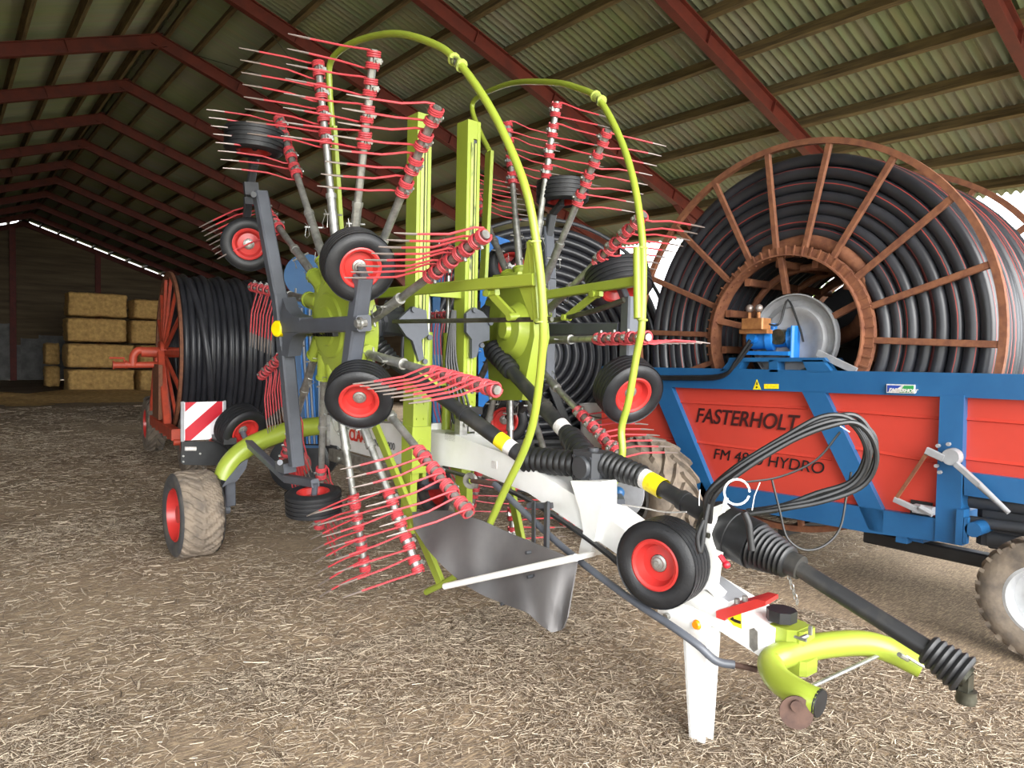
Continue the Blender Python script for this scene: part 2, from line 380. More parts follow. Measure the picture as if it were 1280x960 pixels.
def straw_mat(name, dark, light):
    t = NT(name); b = t.b; b.inputs['Roughness'].default_value = .7; b.inputs['Specular IOR Level'].default_value = .3
    g = t.n('ShaderNodeNewGeometry'); cr = t.n('ShaderNodeValToRGB'); e = cr.color_ramp.elements
    e[0].color = rgb(dark); e[1].color = rgb(light); e.new(.45).color = rgb(tuple((a*1.1+c*.9)/2 for a, c in zip(dark, light)))
    t.l(g.outputs['Random Per Island'], cr.inputs['Fac']); t.l(cr.outputs['Color'], b.inputs['Base Color']); return t.m
M['strawbits'] = straw_mat('straw_stalks', (98, 84, 71), (224, 209, 186))
M['straw'] = mat('packed_straw', (206, 168, 104), .9, col2=(160, 126, 72), scale=9, bump=.6, bscale=60, detail=8, lo=.35, hi=.7)
def stalks(name, P, length, rad, m_, lift=.006, tilt=.10):
    """bent three-sided straw stalks at points P (n x 3)"""
    n = len(P); a = rng.uniform(0, 2*PI, n); el = rng.normal(0, tilt, n); L = length(n); r = rad(n)
    d = np.stack([np.cos(a)*np.cos(el), np.sin(a)*np.cos(el), np.sin(el)], 1)
    s = np.stack([-np.sin(a), np.cos(a), np.zeros(n)], 1); u = np.cross(d, s)
    bend = rng.normal(0, .025, n)[:, None]*L[:, None]*s
    mid = P+np.array([0, 0, 1])*(lift+rng.uniform(0, .014, n))[:, None]
    ends = [mid-d*L[:, None]/2+bend, mid, mid+d*L[:, None]/2+bend]
    vs = np.empty((n, 9, 3))
    for k, c in enumerate(ends):
        for j in range(3):
            ang = 2*PI*j/3+.5
            vs[:, k*3+j] = c+(s*math.cos(ang)+u*math.sin(ang)*.6)*r[:, None]
    f = []
    for k in range(2):
        for j in range(3): f.append((k*3+j, k*3+(j+1) % 3, k*3+3+(j+1) % 3, k*3+3+j))
    f = np.array(f); F = (f[None]+(np.arange(n)*9)[:, None, None]).reshape(-1, 4)
    me = bpy.data.meshes.new(name); me.vertices.add(n*9); me.vertices.foreach_set('co', vs.reshape(-1))
    me.loops.add(F.size); me.loops.foreach_set('vertex_index', F.reshape(-1).astype(np.int32))
    me.polygons.add(len(F)); me.polygons.foreach_set('loop_start', np.arange(0, F.size, 4, dtype=np.int32)); me.polygons.foreach_set('loop_total', np.full(len(F), 4, np.int32))
    me.update(calc_edges=True); me.materials.append(m_)
    o = bpy.data.objects.new(name, me); COL.objects.link(o); return o
def scatter(n, y0, y1, x0, x1, patch=1.0):
    out = []
    while len(out) < n:
        y, x = random.uniform(y0, y1), random.uniform(x0, x1)
        # leave out what the doorway side never shows
        if x < -2.8: continue
        w = .5+.9*noise.noise(V((x*.6, y*.6, 7)))+.5*noise.noise(V((x*2, y*2, 2)))
        if random.random() > w*patch+.25: continue
        out.append((x, y, fz(x, y)))
    return np.array(out)
P1 = scatter(76000, .5, 3.6, -1.2, 4.4); P2 = scatter(68000, 2.8, 7.5, -2, 7); P3 = scatter(46000, 7, 15, -2.8, 9); P4 = scatter(9000, 15, 21.3, -2.8, 8)
P = np.concatenate([P1, P2, P3, P4]); sc = np.concatenate([np.full(len(P1), 1.), np.full(len(P2), 1.15), np.full(len(P3), 1.6), np.full(len(P4), 2.2)])
o = stalks('loose_straw', P, lambda n: np.clip(rng.gamma(2.0, .019, n), .012, .17)*sc, lambda n: np.clip(rng.gamma(3, .00055, n), .0007, .0048)*sc, M['strawbits'])
tag(o, 'pale chopped straw scattered over the brown barn floor', 'straw', kind='stuff')

# low drift of straw in front of the bales
def drift(x, y):
    g = math.exp(-((y-25.2)/1.7)**2)*(1 if x < 8 else 0)
    return .26*g*(.7+.5*noise.noise(V((x*.7, y*.9, 4))))+.02*noise.noise(V((x*3, y*3, 1)))-.03
o = grid('straw_drift', .4, 9, 21.5, 26.55, .12, drift, M['straw'])
tag(o, 'low drift of spilled straw along the foot of the bale stack', 'straw', kind='stuff')

def bale_mesh(sx, sy, sz, seed):
    b = MB(); n = (22, 14, 14); R = .15
    def pt(u, v, w):
        p = V(((u-.5)*sx, (v-.5)*sy, (w-.5)*sz)); h = V((sx/2-R, sy/2-R, sz/2-.06))
        c = V([max(-h[i], min(h[i], p[i])) for i in range(3)]); d = p-c; d.z *= R/.06
        if d.length > 1e-6: d = d.normalized()*R; d.z *= .06/R; p = c+d
        k = noise.noise(p*3.1+V((seed, 0, 0)))*.04+noise.noise(p*9+V((0, seed, 0)))*.035+noise.noise(p*21+V((0, 0, seed)))*.02
        return p+p.normalized()*k
    for ax in range(3):
        i, j = [k for k in range(3) if k != ax]
        for side in (0, 1):
            vs = []
            for q in range(n[j]+1):
                for p_ in range(n[i]+1):
                    t = [0, 0, 0]; t[ax] = side; t[i] = p_/n[i]; t[j] = q/n[j]; vs.append(pt(*t))
            b.add(vs, [(q*(n[i]+1)+p_, q*(n[i]+1)+p_+1, (q+1)*(n[i]+1)+p_+1, (q+1)*(n[i]+1)+p_) for q in range(n[j]) for p_ in range(n[i])])
    return b
YB = 27.0
def bale(x0, x1, z0, z1, y0, dep, label, group, seed):
    b = bale_mesh(x1-x0, dep, z1-z0, seed); A_ = np.array(b.v); lo, hi = A_.min(0), A_.max(0); A_ = ((A_-lo)/(hi-lo)-.5)*np.array([x1-x0-.02, dep-.02, z1-z0-.006]); b.v = [tuple(v) for v in A_]
    c = V(((x0+x1)/2, y0+dep/2, (z0+z1)/2)); b.v = [tuple(V(p)+V((0, 0, (z1-z0)/2))) for p in b.v]
    o = b.build('straw_bale', M['straw'])
    o.location = (c.x, c.y, z0)
    return tag(o, label, 'bale', group)
zA = [at(120, y, Y=YB).z for y in (365, 397, 429, 461)]
xa = at(84, 400, Y=YB).x; xb = at(162, 400, Y=YB).x; xc = at(166, 400, Y=YB).x; xl = at(82, 460, Y=YB).x; xm = at(170, 460, Y=YB).x
g = 'straw bales stacked at the back of the barn'
zs = [0, zA[3], zA[2], zA[1], zA[0]]
zs[0] = -.01
bale(xa, xb, zs[3]+.005, zs[4], YB, 1.2, 'straw bale on top of the stack, corner bale facing the open floor', g, 1)
bale(xa-.05, xb-.03, zs[2]+.005, zs[3], YB-.03, 1.25, 'straw bale second from the top at the open corner of the stack', g, 2)
bale(xl, xm, zs[1]+.005, zs[2], YB-.05, 1.25, 'straw bale third from the top at the open corner of the stack', g, 3)
bale(xl+.03, xm+.02, zs[0], zs[1], YB-.05, 1.25, 'straw bale on the floor at the open corner of the stack', g, 4)
bale(xc, xc+2.1, zs[3]+.005, zs[4]-.12, YB+.05, 1.2, 'straw bale on top, partly hidden behind the orange hose reel', g, 5)
bale(xc-.06, xc+2.05, zs[2]+.005, zs[3], YB, 1.2, 'straw bale second from top, partly hidden behind the orange hose reel', g, 6)
bale(xm+.07, xm+2.2, zs[1]+.005, zs[2], YB-.05, 1.25, 'straw bale third from top, behind the pipe elbow of the orange hose reel', g, 7)
bale(xm+.09, xm+2.2, zs[0], zs[1], YB-.05, 1.25, 'straw bale on the floor behind the orange hose reel', g, 8)
x0, x1 = at(55, 450, Y=30.5).x, at(77, 450, Y=30.5).x
z0 = at(66, 457, Y=30.5).z; z1 = at(66, 428, Y=30.5).z
bale(x0, x1, z0+.005, z1, 30.5, .9, 'small greyish straw bale on top of the short two-bale stack', 'bales in the short stack', 9)
bale(x0, x1, 0, z0, 30.5, .9, 'small greyish straw bale at the bottom of the short two-bale stack', 'bales in the short stack', 10)
x0, x1 = at(322, 430, Y=17).x, at(420, 430, Y=17).x; za, zb = at(350, 480, Y=17).z, at(350, 428, Y=17).z; zc = at(350, 375, Y=17).z
bale(x0, x0+2, 0, za, 17, 1, 'pale straw bale on the floor glimpsed between orange reel and rake', 'bales behind the rake', 11)
bale(x0, x0+2, za+.005, zb, 17, 1, 'pale straw bale in the middle of the stack glimpsed behind the rake', 'bales behind the rake', 12)
bale(x0, x0+2, zb+.005, zc, 17, 1, 'pale straw bale on top of the stack glimpsed behind the rake', 'bales behind the rake', 13)

# ------------------------------------------------------------------ trees outside
M['bark'] = mat('tree_bark', (92, 80, 68), .9, scale=8)
M['leaf'] = straw_mat('tree_leaves', (84, 104, 48), (150, 168, 92))
def tree(x, y, h, r, label, seed):
    rnd = random.Random(seed); t = thing('tree', label, 'tree', (x, y, -.06), 'trees outside the open side of the barn')
    b = MB(); b.tube([(x, y, -.06), (x+.1, y, h*.35), (x-.05, y+.1, h*.75)], [r*.09, r*.06, r*.02], 8)
    for k in range(7):
        a = rnd.uniform(0, 2*PI); z = h*rnd.uniform(.3, .6); q = V((x+math.cos(a)*r*.7, y+math.sin(a)*r*.7, z+h*.22)); b.tube([(x, y, z), (V((x, y, z))+q)/2+V((0, 0, .1)), q], [r*.035, r*.022, r*.008], 6)
    b.build('trunk', M['bark'], t)
    b = MB()
    for k in range(1500):
        a = rnd.uniform(0, 2*PI); ph = math.acos(rnd.uniform(-1, 1)); rr = r*rnd.uniform(.35, 1)**.5
        c = V((x+rr*math.sin(ph)*math.cos(a), y+rr*math.sin(ph)*math.sin(a), h*.62+rr*math.cos(ph)*h*.42/r))
        u = V((rnd.gauss(0, 1), rnd.gauss(0, 1), rnd.gauss(0, .6))).normalized(); w = ortho(u)[0]; s = rnd.uniform(.12, .26)
        b.add([c-u*s, c+w*s*.45, c+u*s, c-w*s*.45], [(0, 1, 2, 3)])
    b.build('crown', M['leaf'], t, smooth=False)
b = MB(); rnd = random.Random(5)
for k in range(9000):
    y = rnd.uniform(2, 24); x = 17+rnd.uniform(-.7, .7); z = rnd.uniform(-.05, 2.4+.3*noise.noise(V((y*.7, 0, 0))))
    c = V((x, y, z)); u = V((rnd.gauss(0, 1), rnd.gauss(0, 1), rnd.gauss(0, .6))).normalized(); w = ortho(u)[0]; s = rnd.uniform(.1, .2); b.add([c-u*s, c+w*s*.5, c+u*s, c-w*s*.5], [(0, 1, 2, 3)])
o = b.build('hedge', M['leaf'], smooth=False); tag(o, 'green hedge outside the open side of the barn, behind the hose reels', 'hedge', kind='stuff')
tree(20.5, 9.6, 6.5, 2.6, 'leafy tree seen through the gap below the roof behind the large reel', 1)
tree(24, 15.5, 7.5, 3.1, 'taller green tree farther along the field side, behind the rake tines', 2)
tree(24, 4.6, 6.2, 2.6, 'leafy tree under the eave beyond the top of the rusty reel', 3)

# ================================================================== the rake (one machine, folded for transport)
rake = thing('rotary_rake', 'lime green twin rotor hay rake folded up for transport, white drawbar, red tines', 'hay rake', (2.7, 3.6, 0))
class Rotor:
    def __init__(s, C, psi, tau, ph, R, side):
        s.C, s.ph, s.R, s.side = V(C), ph, R, side
        n = V((-math.cos(psi)*math.cos(tau), -math.sin(psi)*math.cos(tau), math.sin(tau)))
        s.u = V((math.sin(psi), -math.cos(psi), 0)); s.w = n.cross(s.u)
        if s.w.z < 0: s.w = -s.w
        s.n = n if side < 0 else -n
    def p(s, r, deg, d=0):
        a = math.radians(deg); return s.C+s.u*(r*math.cos(a))+s.w*(r*math.sin(a))+s.n*d
    def px(s, x, y, d=0):
        o = s.C+s.n*d; r = ray(x, y); return CO+r*((o-CO).dot(s.n)/r.dot(s.n))
    def ang(s, i): return s.ph+i*360/14
    def tang(s, deg): a = math.radians(deg); return (-s.u*math.sin(a)+s.w*math.cos(a))
RL = Rotor((2.03, 4.3065, 1.776), .00139, -.1049, -11.82, 1.637, -1)
RR = Rotor((3.45, 4.366, 1.841), -.1562, .0483, -3.96, 1.645, 1)

# ---- tine arms, one mesh shared by all 28
ARM_R, ARM_D, SWEEP = .40, .04, 14
t0, t1 = RL.p(ARM_R, -SWEEP, ARM_D), RL.p(RL.R, 0, 0); AL = (t1-t0).length
b = MB()
b.tube([(-.1, 0, 0), (.42, 0, 0)], .028, 12); b.tube([(.42, 0, 0), (AL+.004, 0, 0)], .0225, 12)
b.tube([(.40, 0, 0), (.43, 0, 0)], .033, 12); b.tube([(-.1, 0, 0), (-.03, 0, 0)], .036, 12)
b.tube([(.3, 0, -.06), (.3, 0, .06)], .007, 6); b.tube([(.1, -.05, 0), (.1, .05, 0)], .007, 6)
for x, z in ((.3, .05), (.1, .04)):   # wire clips of the locking pins
    b.tube([(x, 0, z), (x-.05, .03, z+.012), (x-.09, .0, z+.02), (x-.09, -.03, z+.01), (x-.02, -.03, z), (x+.03, 0, z)], .0025, 5)
arm_me = b.mesh('tine_arm', M['steel'])
b = MB(); b.cur = 0
TX = .035
for s in (-1, 1):
    b.cur = 0
    b.helix((s*.012, 0, 0), (s, 0, 0), .034, .0062, 3.0, .0115, 6, 12, PI/2)
    pr = [(s*.048, .034, 0), (s*.047, .036, .05), (s*.042, .02, .12), (s*.038, .002, .2), (s*TX, -.002, .37)]
    b.tube(pr, .0058, 6); b.cur = 1
    b.tube([pr[-1], (s*TX, -.002, .42), (s*TX, 0, .485)], [.0058, .0056, .003], 6)
tine_me = b.mesh('double_tine', [M['tinered'], M['bare']])
b = MB(); b.box((0, 0, -.034), (.03, .034, .02)); b.box((0, -.03, 0), (.03, .014, .03)); b.tube([(0, -.03, 0), (0, -.052, 0)], .009, 6); b.tube([(0, 0, -.02), (0, 0, -.056)], .009, 6); b.tube([(-.015, 0, 0), (.015, 0, 0)], .027, 12)
clamp_me = b.mesh('tine_clamp', M['steel'])
def add_arm(rt, i):
    a = rt.ang(i); base = rt.p(ARM_R, a-SWEEP, ARM_D); tip = rt.p(rt.R, a, 0)
    x = (tip-base).normalized()
    w = rt.n
    tg = rt.tang(a)
    if rt.side < 0:
        k = i % 14
        if k in (7, 8, 9, 10): w = tg+rt.n*.1
        elif k == 11: w = tg*.45-rt.n*-.8
        elif k == 6: w = tg*.5+rt.n*.8
    else:
        k = i % 14
        if k in (6, 7, 8, 9): w = tg+rt.n*.15
    z = (w-x*w.dot(x)).normalized(); y = z.cross(x)
    o = inst('tine_arm', arm_me, rake, frame(base, x, y, z))
    for q in range(4):
        c = base+x*(AL-.05-q*.142)
        inst('double_tine', tine_me, o, frame(c, x, y, z), 'red spring tine pair with bare steel points' if q == 0 else None)
        inst('tine_clamp', clamp_me, o, frame(c, x, y, z))
for i in range(14): add_arm(RL, i)
for i in range(14): add_arm(RR, i)

# ---- rotor gearboxes
def rotor_head(rt, back):
    d = rt.n
    b = MB()
    b.lathe([(0, .15), (.05, .15), (.06, .135), (.12, .13), (.13, .115), (.2, .11), (.21, .095), (.27, .085), (.36, .05), (.37, -.06), (.30, -.10), (.18, -.16), (0, -.16)], rt.C, d, 42)
    for i in range(14):
        a = rt.ang(i); base = rt.p(ARM_R, a-SWEEP, ARM_D); tip = rt.p(rt.R, a, 0); x = (tip-base).normalized()
        b.tube([base-x*.14, base+x*.03], .05, 12); b.tube([base+x*.03, base+x*.045], [.058, .058], 12)
        q = rt.p(.33, a-SWEEP, .062); b.tube([q, q+d*.014], .011, 6)
        b.bar(rt.p(.28, a-SWEEP, .04), base+x*.0, .09, .05, d)
    o = b.build('rotor_gearbox', M['lime'], rake)
    b = MB(); b.lathe([(0, 0), (.15, 0), (.15, -.05), (.1, -.1), (.1, -.22), (0, -.22)], rt.C-d*.15, d, 20)
    for k in range(8):
        q = rt.p(.13, k*45, -.2); b.tube([q, q-d*.02], .012, 6)
    b.build('drive_housing', M['greydark'], o, label='dark grey drive housing on the inner face of the rotor')
    return o
hl = rotor_head(RL, 0); hr = rotor_head(RR, 0)
b = MB()  # cast lime housing standing on the inner side of the far rotor
b.poly([RR.px(618, 345, -.24), RR.px(662, 338, -.24), RR.px(668, 420, -.24), RR.px(652, 500, -.24), RR.px(612, 500, -.24), RR.px(608, 420, -.24)], RR.n*.12)
b.lathe([(0, 0), (.06, 0), (.07, .03), (.16, .04), (.17, .06), (.2, .1), (0, .1)], RR.px(628, 412, -.34), RR.n, 24)
b.bar(RR.px(628, 350, -.3), RR.px(660, 346, -.3), .05, .16, RR.n)
b.build('gear_housing', M['lime'], hr)

# ---- hoop guards
def hoop(rt, pts, d, r, tops):
    q = [rt.px(x, y, d) for x, y in pts]
    b = MB(); b.tube(smooth_path(q, 5), r, 10)
    for (x, y), (x2, y2) in tops['sleeve']: b.tube([rt.px(x, y, d-.03), rt.px(x2, y2, d-.03)], r*1.05, 10)
    o = b.build('hoop_guard', M['lime'], rake)
    b = MB()
    for x, y in tops['joint']:
        c = rt.px(x, y, d); tv = (rt.px(x+6, y+5, d)-c).normalized(); b.tube([c-tv*.035, c+tv*.035], .028, 12); b.tube([c-tv*.045, c-tv*.035], .034, 12); b.tube([c+tv*.035, c+tv*.045], .034, 12); b.tube([c+rt.n*.02, c+rt.n*.045], .014, 8); b.box(c+rt.n*.03, (.05, .03, .01), (tv, rt.w, rt.n))
    for (x, y) in tops['ring']:
        c = rt.px(x, y, d); b.tube([c+rt.u*.0+(rt.u*math.cos(k*PI/5)+rt.n*math.sin(k*PI/5))*r*1.25 for k in range(10)], .006, 5, closed=True)
    b.build('hoop_joint', M['limeworn'], o, label='bolted clamp on the hoop')
    return o
hoop(RL, [(416, 165), (412, 110), (414, 76), (440, 54), (490, 42), (540, 54), (572, 77), (610, 130), (640, 190), (661, 250), (674, 330), (679, 400), (677, 450), (668, 520), (655, 563), (630, 615), (600, 680), (572, 718), (533, 740)], -.2, .0205,
     dict(joint=[(572, 78)], sleeve=[((663, 302), (672, 402))], ring=[(669, 302), (677, 402)]))
hoop(RR, [(612, 189), (600, 165), (590, 135), (600, 120), (640, 104), (690, 103), (722, 110), (748, 124), (774, 170), (793, 230), (803, 300), (804, 350), (802, 410), (796, 442), (786, 500), (777, 535), (778, 565), (772, 595), (757, 620), (742, 640)], -.2, .0205,
     dict(joint=[(748, 123)], sleeve=[((796, 310), (797, 398))], ring=[(803, 310), (803, 400)]))
def flatbar(name, p, q, w, t, up, m_='lime', parent=None, label=None):
    b = MB(); b.bar(p, q, w, t, up); return b.build(name, M[m_], parent or rake, label=label)
flatbar('hoop_brace', RL.px(417, 158, -.2), RL.px(433, 400, -.2), .055, .03, RL.n)
flatbar('hoop_brace', RL.px(462, 515, -.2), RL.px(551, 728, -.2), .075, .03, RL.n)
flatbar('hoop_brace', RL.px(462, 368, -.2), RL.px(670, 349, -.2), .06, .05, RL.n)
flatbar('hoop_brace', RR.px(612, 190, -.2), RR.px(604, 360, -.2), .095, .03, RR.n)
flatbar('hoop_brace', RR.px(610, 380, -.2), RR.px(800, 351, -.2), .055, .045, RR.n)
flatbar('hoop_brace', RR.px(628, 560, -.2), RR.px(652, 676, -.2), .075, .03, RR.n)
b = MB(); p, q = RL.px(655, 310, -.22), RL.px(668, 400, -.22)
b.poly([RL.px(664, 300, -.23), RL.px(670, 310, -.23), RL.px(676, 398, -.23), RL.px(668, 400, -.23), RL.px(650, 352, -.23), RL.px(656, 345, -.23)], RL.n*.02)
b.build('hoop_bracket', M['lime'], rake)
# tie rods between rotors and hoops with their lime levers
def rod(name, pts, r, m_, parent=None, n=10, label=None):
    b = MB(); b.tube(pts, r, n); return b.build(name, M[m_], parent or rake, label=label)
rod('tie_rod', [RL.px(492, 402, -.12), RL.px(560, 401, -.2), RL.px(690, 399, -.26)], .013, 'darksteel')
rod('tie_rod', [RR.px(612, 409, -.22), RR.px(700, 399, -.22), RR.px(745, 388, -.22), RR.px(780, 375, -.16)], .016, 'darksteel')
for rt, a, c in ((RL, (613, 366), (641, 396)), (RR, (744, 368), (708, 397))):
    b = MB(); A, B = rt.px(*a, -.22), rt.px(*c, -.22); b.bar(A, B, .045, .02, rt.n); b.bar(A-rt.u*.05, A+rt.u*.06, .03, .03, rt.n); b.tube([A-rt.n*.03, A+rt.n*.03], .02, 10); b.tube([B-rt.n*.03, B+rt.n*.03], .02, 10)
    b.build('lever', M['lime'], rake)

# ---- lifting masts
def mast(x0, x1, y0, y1, zt, zb):
    b = MB(); w = x1-x0
    b.box(((x0+x1)/2, y1-.01, (zt+zb)/2), (w, .02, zt-zb)); b.box((x0+.01, (y0+y1)/2-.004, (zt+zb)/2), (.0198, y1-y0-.0325, zt-zb)); b.box((x1-.01, (y0+y1)/2-.004, (zt+zb)/2), (.0198, y1-y0-.0325, zt-zb))
    b.box((x0+.025, y0+.006, (zt+zb)/2), (.05, .012, zt-zb)); b.box((x1-.012, y0+.006, (zt+zb)/2), (.024, .012, zt-zb))
    b.box(((x0+x1)/2, y0+.0085, zt-.06), (w-.002, .0115, .12)); b.box(((x0+x1)/2, (y0+y1)/2, zt-.01), (w-.02, y1-y0-.02, .02)); b.box(((x0+x1)/2, y0+.004, zb+.5), (w+.002, .013, .62))
    for k in range(6):
        for s in (.25, .75): q = V((x0+w*s, y0-.002, zb+.3+.1*k)); b.tube([q, q-V((0, .008, 0))], .007, 6)
    o = b.build('mast', M['lime'], rake)
    b = MB(); b.box((x0+w*.63, y0+.012, (zt+zb)/2+.25), (.034, .012, zt-zb-.75)); b.build('mast_slot', M['greydark'], o, label='dark slide track down the front of the mast')
    b = MB(); b.box((x0+.036, y0-.004, (zt+zb)/2+.2), (.02, .006, zt-zb-.7)); b.box((x0+w*.62, y0+.0, (zt+zb)/2+.25), (.01, .012, zt-zb-.8)); b.build('mast_rail', M['limeworn'], o)
    return o
m1 = mast(2.382, 2.486, 4.0, 4.13, 3.13, .78)
m2 = mast(2.788, 2.893, 4.03, 4.16, 3.18, .78)
b = MB(); b.box((2.434, 3.985, .98), (.14, .02, .3)); b.lathe([(.02, 0), (.034, 0), (.034, .01), (.02, .01)], (2.434, 3.97, 1.02), (0, 1, 0), 14); b.box((2.40, 4.07, .78), (.05, .12, .7)); b.build('mast_foot', M['lime'], m1)
b = MB(); b.box((2.84, 4.012, 1.0), (.14, .02, .3)); b.box((2.86, 4.1, .78), (.05, .14, .6)); b.build('mast_foot', M['lime'], m2)
for rt, mm, a in ((RL, m1, [(502, 396), (516, 383), (533, 388), (536, 418), (527, 425), (530, 448), (524, 452), (516, 426), (508, 420), (496, 402)]), (RR, m2, [(583, 392), (592, 384), (604, 390), (612, 400), (612, 425), (601, 428), (596, 446), (590, 448), (590, 424), (583, 415)])):
    b = MB(); y = 3.97; pts = [at(px_, py_, Y=y) for px_, py_ in a]; b.poly(pts, (0, .03, 0))
    for px_, py_ in (a[1], a[5], a[3]): q = at(px_, py_, Y=y)+V((0, 0, -.02)); b.tube([q-V((0, .02, 0)), q], .018, 8)
    b.build('mast_bracket', M['grey'], mm, label='grey cast bracket bolted across the mast')
    b = MB(); A = rt.C-rt.n*.3; B = V(((2.5 if rt is RL else 2.92), 4.1, 1.78)); b.bar(A, B, .16, .16, (0, 0, 1)); b.bar(A+V((0, -.02, .12)), B+V((0, -.02, .05)), .05, .05); b.build('rotor_arm', M['greydark'], mm)
# hydraulic lift cylinders and valve block between the masts
for x, y in ((2.62, 4.22), (2.8, 4.25)):
    b = MB(); b.tube([(x, y, .9), (x, y, 1.75)], .033, 14); o = b.build('lift_cylinder', M['lime'], rake)
    b = MB(); b.tube([(x, y, 1.75), (x, y, 2.15)], .016, 10); b.build('piston_rod', M['steel'], o)
b = MB(); b.box((2.71, 4.1, 2.02), (.34, .05, .07)); b.box((2.71, 4.1, 1.42), (.34, .05, .06)); b.build('mast_crossbar', M['lime'], rake)
b = MB()
for k, (x, z) in enumerate(((2.66, 1.12), (2.73, 1.16), (2.78, 1.12))): b.box((x, 3.86, z), (.06, .08, .12), None, .01); b.tube([(x, 3.8, z+.03), (x, 3.86, z+.03)], .016, 8); b.tube([(x, 3.86, z+.06), (x, 3.86, z+.11)], .014, 8)
b.box((2.71, 3.9, 1.06), (.22, .12, .05)); o = b.build('valve_block', M['steel'], rake, label='silver hydraulic valve block at the foot of the masts')
b = MB(); b.box((2.72, 3.84, 1.235), (.16, .07, .05), None, .01); b.build('coil', M['black'], o)
for k in range(5):
    x = 2.63+k*.035
    b = MB(); b.tube(smooth_path([(x, 3.9, 1.15), (x+.02, 3.98, 1.3), (2.66+.02*k, 4.05, 1.55), (2.68+.02*k, 4.02+.02*k, 1.9)], 5), .009, 6); b.build('hydraulic_hose', M['black'], rake)

# ---- ground following wheels on grey frames
b = MB(); G = [(.112, .072), (.125, .083), (.155, .086), (.178, .078), (.19, .066)]
tr = []
for k in range(5):
    t_ = .06-k*.03; tr += [(.1945, t_+.011), (.1955, t_), (.1945, t_-.011)]
    if k < 4: tr += [(.188, t_-.0125), (.188, t_-.0175)]
prof = G+tr+[(r, -t_) for r, t_ in reversed(G)]+[(.112, -.072)]
b.lathe([(.1, .05)]+prof+[(.1, -.05), (.1, .05)], (0, 0, 0), (0, 0, 1), 40)
tyre_me = b.mesh('gauge_wheel', M['rubber'])
b = MB(); b.cur = 0
b.lathe([(.04, .035), (.078, .03), (.088, .05), (.094, .072), (.107, .078), (.116, .074), (.112, .066), (.1, .055), (.1, -.055), (.112, -.066), (.116, -.074), (.107, -.078), (.094, -.072), (.088, -.02), (.06, .0), (.04, .0)], (0, 0, 0), (0, 0, 1), 32)
rim_me = b.mesh('rim', M['rimred'])
b = MB(); b.lathe([(0, .058), (.012, .058), (.014, .05), (.026, .048), (.028, .04), (.038, .036), (.04, -.04), (0, -.04)], (0, 0, 0), (0, 0, 1), 14)
hub_me = b.mesh('hub', M['steel'])
def wheel(c, ax, label=None, k=1.0):
    ax = V(ax).normalized(); x, y = ortho(ax); mw = frame(c, x*k, ax.cross(x)*k, ax*k)
    o = inst('gauge_wheel', tyre_me, rake, mw, label); inst('rim', rim_me, o, mw, 'red wheel rim'); inst('hub', hub_me, o, mw, 'zinc plated hub'); return o
D = .2
def fr(rt, name, segs, w, up=None):
    b = MB()
    for s in segs:
        d0, d1 = (s[2], s[3]) if len(s) > 2 else (D, D)
        b.bar(rt.px(*s[0], d0), rt.px(*s[1], d1), w, w, up or rt.n)
    return b
b = fr(RL, '', [((325, 241), (349, 372)), ((349, 368), (357, 440)), ((357, 432), (371, 582)), ((352, 409), (455, 404)), ((454, 346), (446, 404)), ((446, 404), (437, 470))], .09)
b.poly([RL.px(353, 372, .246), RL.px(357, 385, .246), RL.px(363, 393, .246), RL.px(374, 397, .246), RL.px(374, 402, .246), RL.px(350, 404, .246)], -RL.n*.09); b.poly([RL.px(354, 416, .246), RL.px(374, 416, .246), RL.px(366, 420, .246), RL.px(362, 430, .246), RL.px(360, 446, .246), RL.px(352, 444, .246)], -RL.n*.09)
o = b.build('wheel_frame', M['grey'], rake, label='grey welded frame carrying the gauge wheels')
b = MB(); c = RL.px(349, 411, .24); b.lathe([(0, .03), (.045, .03), (.055, .02), (.055, -.03), (0, -.03)], c, cdir(-.55, 0, .83), 18); b.build('end_cap', M['yellow'], o, label='yellow plastic end cap')
b = MB(); c = RL.px(451, 404, .27); b.tube([c-RL.n*.03, c+RL.n*.03], .022, 8); b.tube([c, c+RL.n*.012], .034, 12); b.build('pivot_bolt', M['steel'], o)
b = MB()
for k in range(9): b.box(RL.px(400+k*3, 411, .1), (.012, .09, .1), (RL.u, RL.w, RL.n))
b.build('rubber_spring', M['black'], o)
# wheel carriers: rocker arms at each end of the frame
WHL = [((318, 176), cdir(.05, -.99, .05), 1.0), ((311, 305), cdir(.33, .2, .92), .98), ((447, 331), cdir(.42, .40, .80), 1), ((450, 493), cdir(.1, .52, .85), .98), ((301, 535), cdir(.70, .45, .50), 1.0), ((392, 627), cdir(.0, -.985, .17), .95)]
wc = []
for (p, ax, k) in WHL: c = RL.px(*p, D); wc.append((c, ax)); wheel(c, ax, None, k)
def carrier(rt, pts, w, ends):
    b = MB()
    for (a, b_) in zip(pts[:-1], pts[1:]): b.bar(a, b_, w, w, rt.n)
    for c, ax in ends:
        b.tube([c, c-ax*.0], .01, 6) if 0 else None
    return b
b = carrier(RL, [RL.px(307, 288, .12), RL.px(311, 245, .14), RL.px(317, 206, .12), RL.px(319, 196, .12)], .05, [])
b.tube([RL.px(319, 200, .12), wc[0][0]], .022, 10); b.tube([RL.px(307, 288, .12), wc[1][0]], .022, 10); b.box(RL.px(317, 203, .12), (.055, .055, .06), (RL.u, RL.w, RL.n))
b.tube([RL.px(317, 243, .1), RL.px(317, 243, .3)], .02, 8); b.box(RL.px(314, 236, .17), (.03, .09, .1), (RL.u, RL.w, RL.n)); b.box(RL.px(314, 251, .17), (.03, .05, .1), (RL.u, RL.w, RL.n))
b.build('wheel_carrier', M['greydark'], rake)
